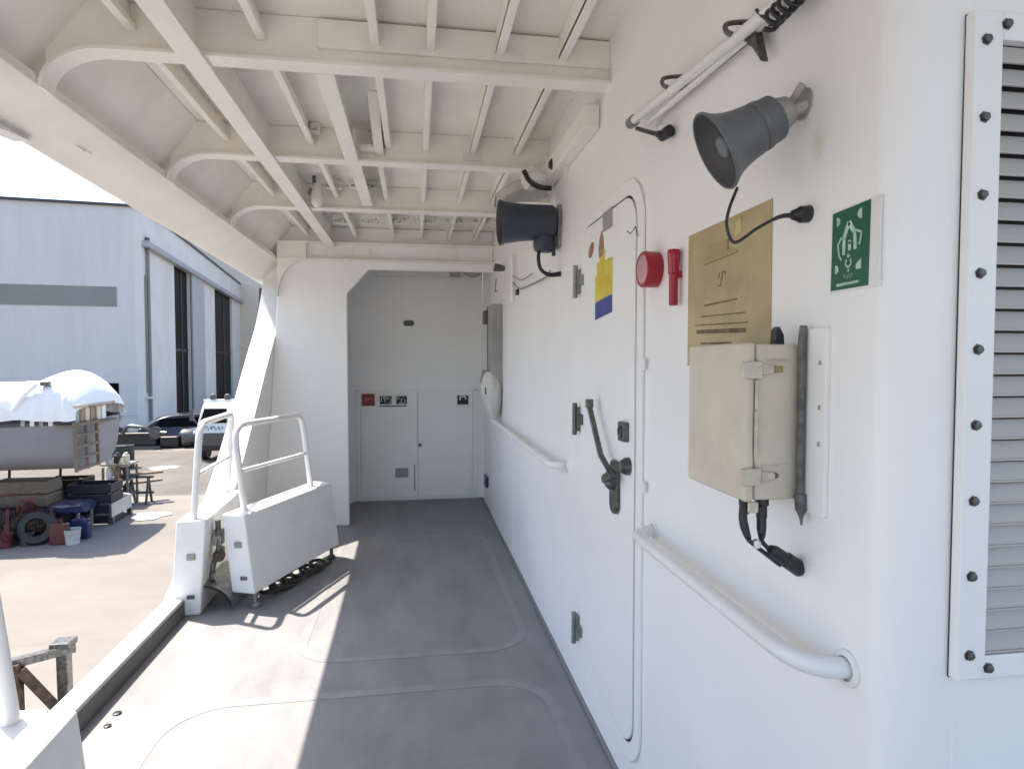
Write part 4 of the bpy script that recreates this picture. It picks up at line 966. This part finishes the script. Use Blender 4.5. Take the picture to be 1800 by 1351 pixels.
for i in range(13):
    row = []
    for k in range(9):
        u_ = i/12; v_ = k/8; ed = max(abs(u_-.5), abs(v_-.5))*2
        row.append(Vector((x0-.1+(x1-x0+.2)*u_, pT.y-.1+.8*v_, zt_-.05*ed**6-.20*max(0,ed-.8)*5*(.5+.5*noise.noise((u_*5,v_*5,1)))+.06*noise.noise((u_*3,v_*3,0)))))
    rows.append(row)
m = MB(); m.grid(rows); m.grid([[p-Vector((0,0,.02)) for p in r] for r in rows]); m.build('sheet', BTARP, o)
for x in (x0+.03, x1-.03):
    for y in (pT.y, pT.y+.6): MB().bar((x, y, G), (x, y, zt_-.03), .05, .05).build('leg', GALV, o)
MB().bar((x0, pT.y, zt_-.04), (x1, pT.y, zt_-.04), .05, .05).build('apron', GALV, o)
# grey bin
pL = hit(150, 912, 2, G); pM = hit(197, 922, 2, G); pR = hit(232, 902, 2, G)
o = thing('steel_bin', 'pale galvanised bin with a slanted right side in the yard', 'bin', tuple(pM))
hN = hit(150, 876, 1, pL.y).z-G
back = (pR-pM)
b_ = [pL, pM, pR, pL+back]; b_[0].z = b_[1].z = b_[2].z = b_[3].z = G+.18
m = MB(); wallh = hN-.18
t4 = [p+Vector((0,0,wallh)) for p in b_]
cn = (b_[0]+b_[2])/2
bi_ = [p+(cn-p)*.06+Vector((0,0,.05)) for p in b_]; ti_ = [p+(cn-p)*.06 for p in t4]
m.add(b_+t4+bi_+ti_, [(0,3,2,1),(0,1,5,4),(1,2,6,5),(2,3,7,6),(3,0,4,7),(8,9,10,11),(8,12,13,9),(9,13,14,10),(10,14,15,11),(11,15,12,8),(4,5,13,12),(5,6,14,13),(6,7,15,14),(7,4,12,15)])
m.build('tub', GALV, o)
for p in b_: MB().box(p.x-.05+(cn-p).x*.1, p.x+.05+(cn-p).x*.1, p.y-.05+(cn-p).y*.1, p.y+.05+(cn-p).y*.1, G, G+.18).build('foot', DGREY, o)
d_ = (b_[1]-b_[0]); m = MB(); glyphs(m, lambda u, v: b_[0]+d_*u+Vector((0,-.004,v)), .60, .92, .10, .18, 5, (0,-.003,0), 9); m.build('marking', DGREY, o)
# drums, pallet with jars, trestles
def drum(px, py, r, h, mt, lab, name, cat):
    p = hit(px, py, 2, G); o = thing(name, lab, cat, tuple(p))
    m = MB(); m.lathe(p, (0,0,1), [(0,0),(0,r),(h*.3,r),(h*.31,r*1.03),(h*.34,r),(h*.65,r),(h*.66,r*1.03),(h*.69,r),(h,r),(h,r*.94),(h-.03,r*.93),(h-.03,0)], 24); m.build('shell', mt, o)
    m = MB(); m.lathe(p+Vector((r*.5,0,h-.03)), (0,0,1), [(0,.05),(.04,.05),(.04,0)], 10); m.build('bung', DGREY, o)
drum(214, 822, .42, .85, DGREEN, 'dark green drum standing behind the bow scaffold', 'oil_drum', 'drum')
p = hit(197, 905, 2, G)+Vector((-.3,1.2,0))
o = thing('equipment_rack', 'cluttered grey rack of containers behind the galvanised bin', 'rack', tuple(p))
rh = hit(197, 806, 1, p.y).z-G
for dx in (-.3, .3):
    for dy in (-.3, .3): MB().bar((p.x+dx, p.y+dy, G), (p.x+dx, p.y+dy, G+rh-.2), .05, .05).build('upright', GREYM, o)
rd = random.Random(3)
for k in range(3):
    MB().box(p.x-.35, p.x+.35, p.y-.33, p.y+.33, G+.3+k*.42, G+.34+k*.42).build('shelf', GREYM, o)
    for j in range(3):
        x = p.x-.22+j*.22; m = MB(); m.lathe((x, p.y-.15, G+.34+k*.42), (0,0,1), [(0,.0),(0,.09),(.22,.09),(.27,.05),(.30,.05),(.30,0)], 12); m.build('canister', rd.choice([CREAM, PWHITE, BROWN, GALV, INKD]), o)
for j, x in enumerate((-.15, .15)):
    m = MB(); m.lathe((p.x+x, p.y-.1, G+rh-.2), (0,0,1), [(0,.0),(.0,.12),(.12,.15),(.22,.10),(.24,0)], 14); m.build('pot', CREAM, o)
# crates in the shade
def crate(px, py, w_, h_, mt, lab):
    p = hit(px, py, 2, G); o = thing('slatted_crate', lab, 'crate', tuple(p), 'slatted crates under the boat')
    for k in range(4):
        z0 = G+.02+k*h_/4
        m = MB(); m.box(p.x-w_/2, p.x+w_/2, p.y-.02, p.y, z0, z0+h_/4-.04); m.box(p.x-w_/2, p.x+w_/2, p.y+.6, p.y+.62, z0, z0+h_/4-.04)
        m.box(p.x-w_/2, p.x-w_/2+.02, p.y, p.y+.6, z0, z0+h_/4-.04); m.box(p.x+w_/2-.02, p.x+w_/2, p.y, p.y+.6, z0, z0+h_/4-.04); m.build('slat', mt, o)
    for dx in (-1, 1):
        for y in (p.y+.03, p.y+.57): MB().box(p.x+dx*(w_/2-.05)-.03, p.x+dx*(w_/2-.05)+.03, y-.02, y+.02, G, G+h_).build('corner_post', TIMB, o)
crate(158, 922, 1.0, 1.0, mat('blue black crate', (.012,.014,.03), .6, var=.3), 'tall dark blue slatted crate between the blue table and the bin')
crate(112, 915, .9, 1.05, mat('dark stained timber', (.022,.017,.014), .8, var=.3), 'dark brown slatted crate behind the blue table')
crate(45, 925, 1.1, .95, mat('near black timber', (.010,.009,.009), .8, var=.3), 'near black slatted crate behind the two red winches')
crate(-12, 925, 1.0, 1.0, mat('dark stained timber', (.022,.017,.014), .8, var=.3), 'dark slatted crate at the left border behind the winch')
def bucket(px, py, r_, h_, mt, lab):
    p = hit(px, py, 2, G); o = thing('bucket', lab, 'bucket', tuple(p), 'buckets in the yard')
    m = MB(); m.lathe(p, (0,0,1), [(0,0),(0,r_*.8),(h_,r_),(h_+.01,r_*1.05),(h_,r_*.93),(.03,r_*.75),(.03,0)], 18); m.build('pail', mt, o)
    m = MB(); m.tube([p+Vector((r_*math.cos(R(a)), -.02-r_*.3*math.sin(R(a)), h_+.0-.5*r_*math.sin(R(a)))) for a in range(0,181,20)], .01, 6); m.build('handle', GREYM, o)
bucket(128, 955, .16, .32, mat('white bucket', (.5,.5,.48), .5), 'white bucket in front of the blue table')
bucket(8, 962, .17, .34, REDO, 'dull red bucket in front of the leftmost winch')
bucket(48, 958, .15, .30, DGREY, 'dark bucket between the two red winches')
def jerrycan(px, py, mt, lab):
    p = hit(px, py, 2, G); o = thing('jerrycan', lab, 'jerrycan', tuple(p), 'jerrycans in the yard')
    MB().prism([p+Vector(q) for q in ((-.18,0,.0),(.18,0,.0),(.18,0,.36),(.08,0,.46),(-.18,0,.46))], (0,.17,0)).build('can', mt, o, bevel=.03)
    m = MB(); m.lathe(p+Vector((.14,.085,.41)), (.6,0,.8), [(0,.035),(.05,.035),(.05,0)], 10); m.build('cap', DGREY, o)
    m = MB(); m.tube([p+Vector((-.12,.085,.45)), p+Vector((-.10,.085,.52)), p+Vector((.02,.085,.52)), p+Vector((.04,.085,.45))], .014, 6); m.build('handle', mt, o)
jerrycan(102, 958, mat('rust red can', (.10,.025,.02), .5), 'rust red jerrycan beside the tyre')
jerrycan(140, 948, BTARP, 'dark blue jerrycan at the right leg of the blue table')
o = thing('saw_trestle', 'small dark trestle carrying two planks beside the rack', 'trestle', tuple(hit(247, 882, 2, G)))
p = hit(247, 884, 2, G)
for dx in (-.22, .22):
    for s in (-.2, .2): MB().bar((p.x+dx, p.y+s, G), (p.x+dx, p.y, G+.72), .05, .05).build('leg', DGREY, o)
for k, z in enumerate((.3, .74)): MB().bar((p.x-.35, p.y, G+z), (p.x+.35, p.y, G+z), .07, .06).build('cross_beam', DGREY, o)
for k, (pa, pb) in enumerate((((208,836),(287,828)),((222,850),(285,842)))):
    a = hit(*pa, 1, p.y-.1+.2*k); b = hit(*pb, 1, p.y+.3+.2*k); 
    tag(MB().bar(a, b, .22, .05).build('plank', TIMB), ['upper brown plank lying across the trestle', 'lower brown plank lying across the trestle'][k], 'plank', 'planks on the trestle')
for k, (x_, y_) in enumerate(((290,822),(262,906))):  # pools of light on the ground, put in as paler flat patches
    p = hit(x_, y_, 2, G); m = MB(); m.prism([p+Vector((.5*math.cos(R(a))*(1+.5*noise.noise((a*.37,k,.5))), .45*math.sin(R(a))*(1+.5*noise.noise((a*.31,k,2.5))), .008)) for a in range(0,360,30)], (0,0,.01))
    tag(m.build('light_patch', mat('pool of light colour', (.36,.34,.31), .8)), ['pale flat patch painted as a pool of light on the yard road', 'pale flat patch painted as a pool of light on the concrete beside the bin'][k], 'sheet')
# dark gear at the foot of the hall
p = hit(232, 790, 2, G)
o = thing('engine_block', 'black machinery on a pallet at the foot of the hall', 'machinery', tuple(p))
MB().box(p.x-.9, p.x+1.2, p.y-.1, p.y+1, G, G+.15).build('pallet', DGREY, o)
MB().box(p.x-.6, p.x+1.0, p.y, p.y+.8, G+.16, G+.75).build('casing', BLACK, o, bevel=.06)
m = MB(); m.lathe((p.x-.75, p.y+.3, G+.5), (0,-1,0), [(-.2,0),(-.2,.5),(0,.5),(.02,.4),(.02,0)], 20); m.build('flywheel', BLACK, o)
m = MB(); m.tube([(p.x-.8,p.y,G+.9),(p.x-.85,p.y,G+1.3),(p.x-.7,p.y,G+1.5)], .12, 10); m.lathe((p.x+1.0,p.y-.05,G+.75), (0,-1,0), [(-.1,0),(-.1,.28),(0,.28),(0,.18),(.03,.18),(.03,0)], 18); m.build('exhaust', DGREY, o)
MB().box(p.x+1.1, p.x+1.9, p.y+.1, p.y+.9, G+.05, G+.55).build('gearbox', BLACK, o, bevel=.08)
m = MB(); m.lathe((p.x+2.0, p.y+.4, G+.45), (1,.2,0), [(0,0),(0,.4),(.1,.42),(.5,.36),(.7,.25),(.9,.22),(.9,0)], 18); m.build('housing', DGREY, o)
m = MB(); m.tube(bez([(p.x-.4,p.y,G+.7),(p.x-.1,p.y-.1,G+1.05),(p.x+.5,p.y-.1,G+1.0),(p.x+.9,p.y,G+.8),(p.x+1.5,p.y-.1,G+.72)],5), .08, 8); m.build('manifold', DGREY, o)

# cars
def car(x, y, rot, mt, lab, L=4.2, Wd=1.7, H=1.45, name='parked_car'):
    o = thing(name, lab, 'car', (x, y, G), 'cars parked at the hall')
    M_ = Matrix.Translation((x, y, G)) @ Matrix.Rotation(rot, 4, 'Z')
    T = lambda p: M_ @ Vector(p)
    rows = []
    prof = [(-L/2,.45),(-L/2+.05,.75),(-L/2+.9,.92),(-L*.18,H*.97),(L*.12,H),(L*.30,H*.9),(L*.44,.95),(L/2,.85),(L/2,.40)]
    pr2 = bez([(a, 0, b) for a, b in prof], 4)
    for yy in (-1, -.93, -.8, 0, .8, .93, 1):
        row = []
        for q in pr2:
            k = max(0, (q.z-.85)/(H-.85)); tuck = 1-.16*k
            row.append(T((q.x, yy*Wd/2*tuck, q.z-.05*(abs(yy) > .95))))
        rows.append(row)
    m = MB(); m.grid(rows)
    for r_, sgn in ((rows[0], -1), (rows[-1], 1)):
        m.grid([r_, [T(((M_.inverted() @ p).x, sgn*Wd/2, .30)) for p in r_]])
    m.build('body', mt, o, angle=50)
    gl = MB()
    for sgn in (-1, 1):
        yb, yt = sgn*(Wd/2*.985+.01), sgn*(Wd/2*.86+.01)
        gl.prism([T(q) for q in ((-L*.24,yb,.92),(L*.36,yb,.95),(L*.28,yt,H*.9),(-L*.14,yt,H*.92))], T((0,-sgn*.01,0))-T((0,0,0)))
    gl.prism([T(q) for q in ((-L/2+1.0,-.62,.97),(-L/2+1.0,.62,.97),(-L*.19,.55,H*.965),(-L*.19,-.55,H*.965))], (0,0,.02))
    gl.build('window_glass', DGLASS, o)
    for sx in (-L*.31, L*.30):
        for sy in (-1, 1):
            m = MB(); m.lathe(T((sx, sy*(Wd/2-.16), .31)), T((0,sy,0))-T((0,0,0)), [(0,.18),(0,.29),(.03,.31),(.15,.31),(.18,.29),(.18,.2)], 20); ty = m.build('wheel', DARK, o)
            m = MB(); m.lathe(T((sx, sy*(Wd/2-.16), .31)), T((0,sy,0))-T((0,0,0)), [(.13,.0),(.16,.06),(.14,.18),(.17,.2)], 16); m.build('rim', GREYM, ty)
    for sy in (-.55, .55):
        m = MB(); m.lathe(T((-L/2+.03, sy, .66)), T((-1,0,0))-T((0,0,0)), [(0,.12),(.03,.10),(.04,0)], 14); m.build('headlight', LAMPW, o)
    return o
p = hit(318, 782, 2, G); car(p.x+.2, p.y+.6, R(200), CARD, 'black car parked at the foot of the hall')
p = hit(372, 782, 2, G); car(p.x+.5, p.y+1.0, R(60), CARB, 'pale blue car parked right of the black one', H=1.5)

# white truck with beacon behind the gates
p = hit(396, 800, 2, G); tx, ty_ = p.x, p.y-1.5
o = thing('white_truck', 'white works truck with a roof beacon seen behind the gate rails', 'truck', (tx, ty_, G))
hz = hit(395, 708, 1, ty_).z-G
m = MB(); m.prism([(tx-.62, ty_, G+.6), (tx-.62, ty_, G+1.45), (tx-.52, ty_+.35, G+hz-.15), (tx-.5, ty_+.5, G+hz), (tx-.5, ty_+1.8, G+hz), (tx-.62, ty_+2.0, G+.6)], (1.24, 0, 0)); m.build('cab', MWHITE, o, bevel=.06)
MB().box(tx-.66, tx+.66, ty_+2.1, ty_+5, G+.7, G+.95).build('load_bed', MWHITE, o, bevel=.02)
m = MB(); m.prism([(tx-.50, ty_+.015, G+1.52), (tx+.50, ty_+.015, G+1.52), (tx+.42, ty_+.30, G+hz-.24), (tx-.42, ty_+.30, G+hz-.24)], (0,-.03,0)); m.build('windscreen', DGLASS, o)
MB().box(tx-.6, tx+.6, ty_-.03, ty_-.002, G+.55, G+1.12).build('grille', DGREY, o, bevel=.02)
MB().box(tx-.66, tx+.66, ty_-.10, ty_-.032, G+.42, G+.62).build('bumper', BLACK, o, bevel=.03)
m = MB(); glyphs(m, lambda u, v: (tx+u, ty_-.012, G+v), -.36, .36, 1.22, 1.38, 5, (0,-.01,0), 31); m.build('lettering', INKD, o)
m = MB(); m.box(tx-.55, tx+.55, ty_+.6, ty_+.9, G+hz, G+hz+.10); m.build('light_bar', PWHITE, o, bevel=.02)
m = MB(); m.lathe((tx-.2, ty_+.7, G+hz+.1), (0,0,1), [(0,.12),(.12,.13),(.2,.1),(.24,0)], 14); m.lathe((tx+.35, ty_+.7, G+hz+.1), (0,0,1), [(0,.12),(.12,.13),(.2,.1),(.24,0)], 14); m.build('beacon', DGREY, o)
for sx in (-.62, .37):
    for yy in (.6, 4): m = MB(); m.lathe((tx+sx, ty_+yy, G+.45), (1,0,0), [(0,.0),(0,.42),(.04,.45),(.21,.45),(.25,.42),(.25,0)], 20); m.build('wheel', DARK, o)
m = MB(); m.tube([(tx-.7,ty_+.2,G+1.5),(tx-.8,ty_+.1,G+1.75)], .03, 6); m.box(tx-.9, tx-.75, ty_+.05, ty_+.12, G+1.6, G+2.05); m.build('mirror', DGREY, o)

# small whip antenna base on the ship side
q = Vector((-1.60, 6.3, 2.0)); o = thing('antenna_stub', 'short black antenna on the outer edge of the slanting ship side', 'antenna', tuple(hit(457, 545, 0, -1.58)))
m = MB(); a = hit(457, 542, 0, -1.61); b = hit(458, 506, 0, -1.60); c = hit(460, 482, 0, -1.60)
m.tube([a, b], .014, 8); m.build('base', BLACK, o)
m = MB(); m.tube([b, c], .004, 6); m.build('whip', GREYM, o)

for ob in bpy.data.objects:
    if '_o' in ob: del ob['_o']
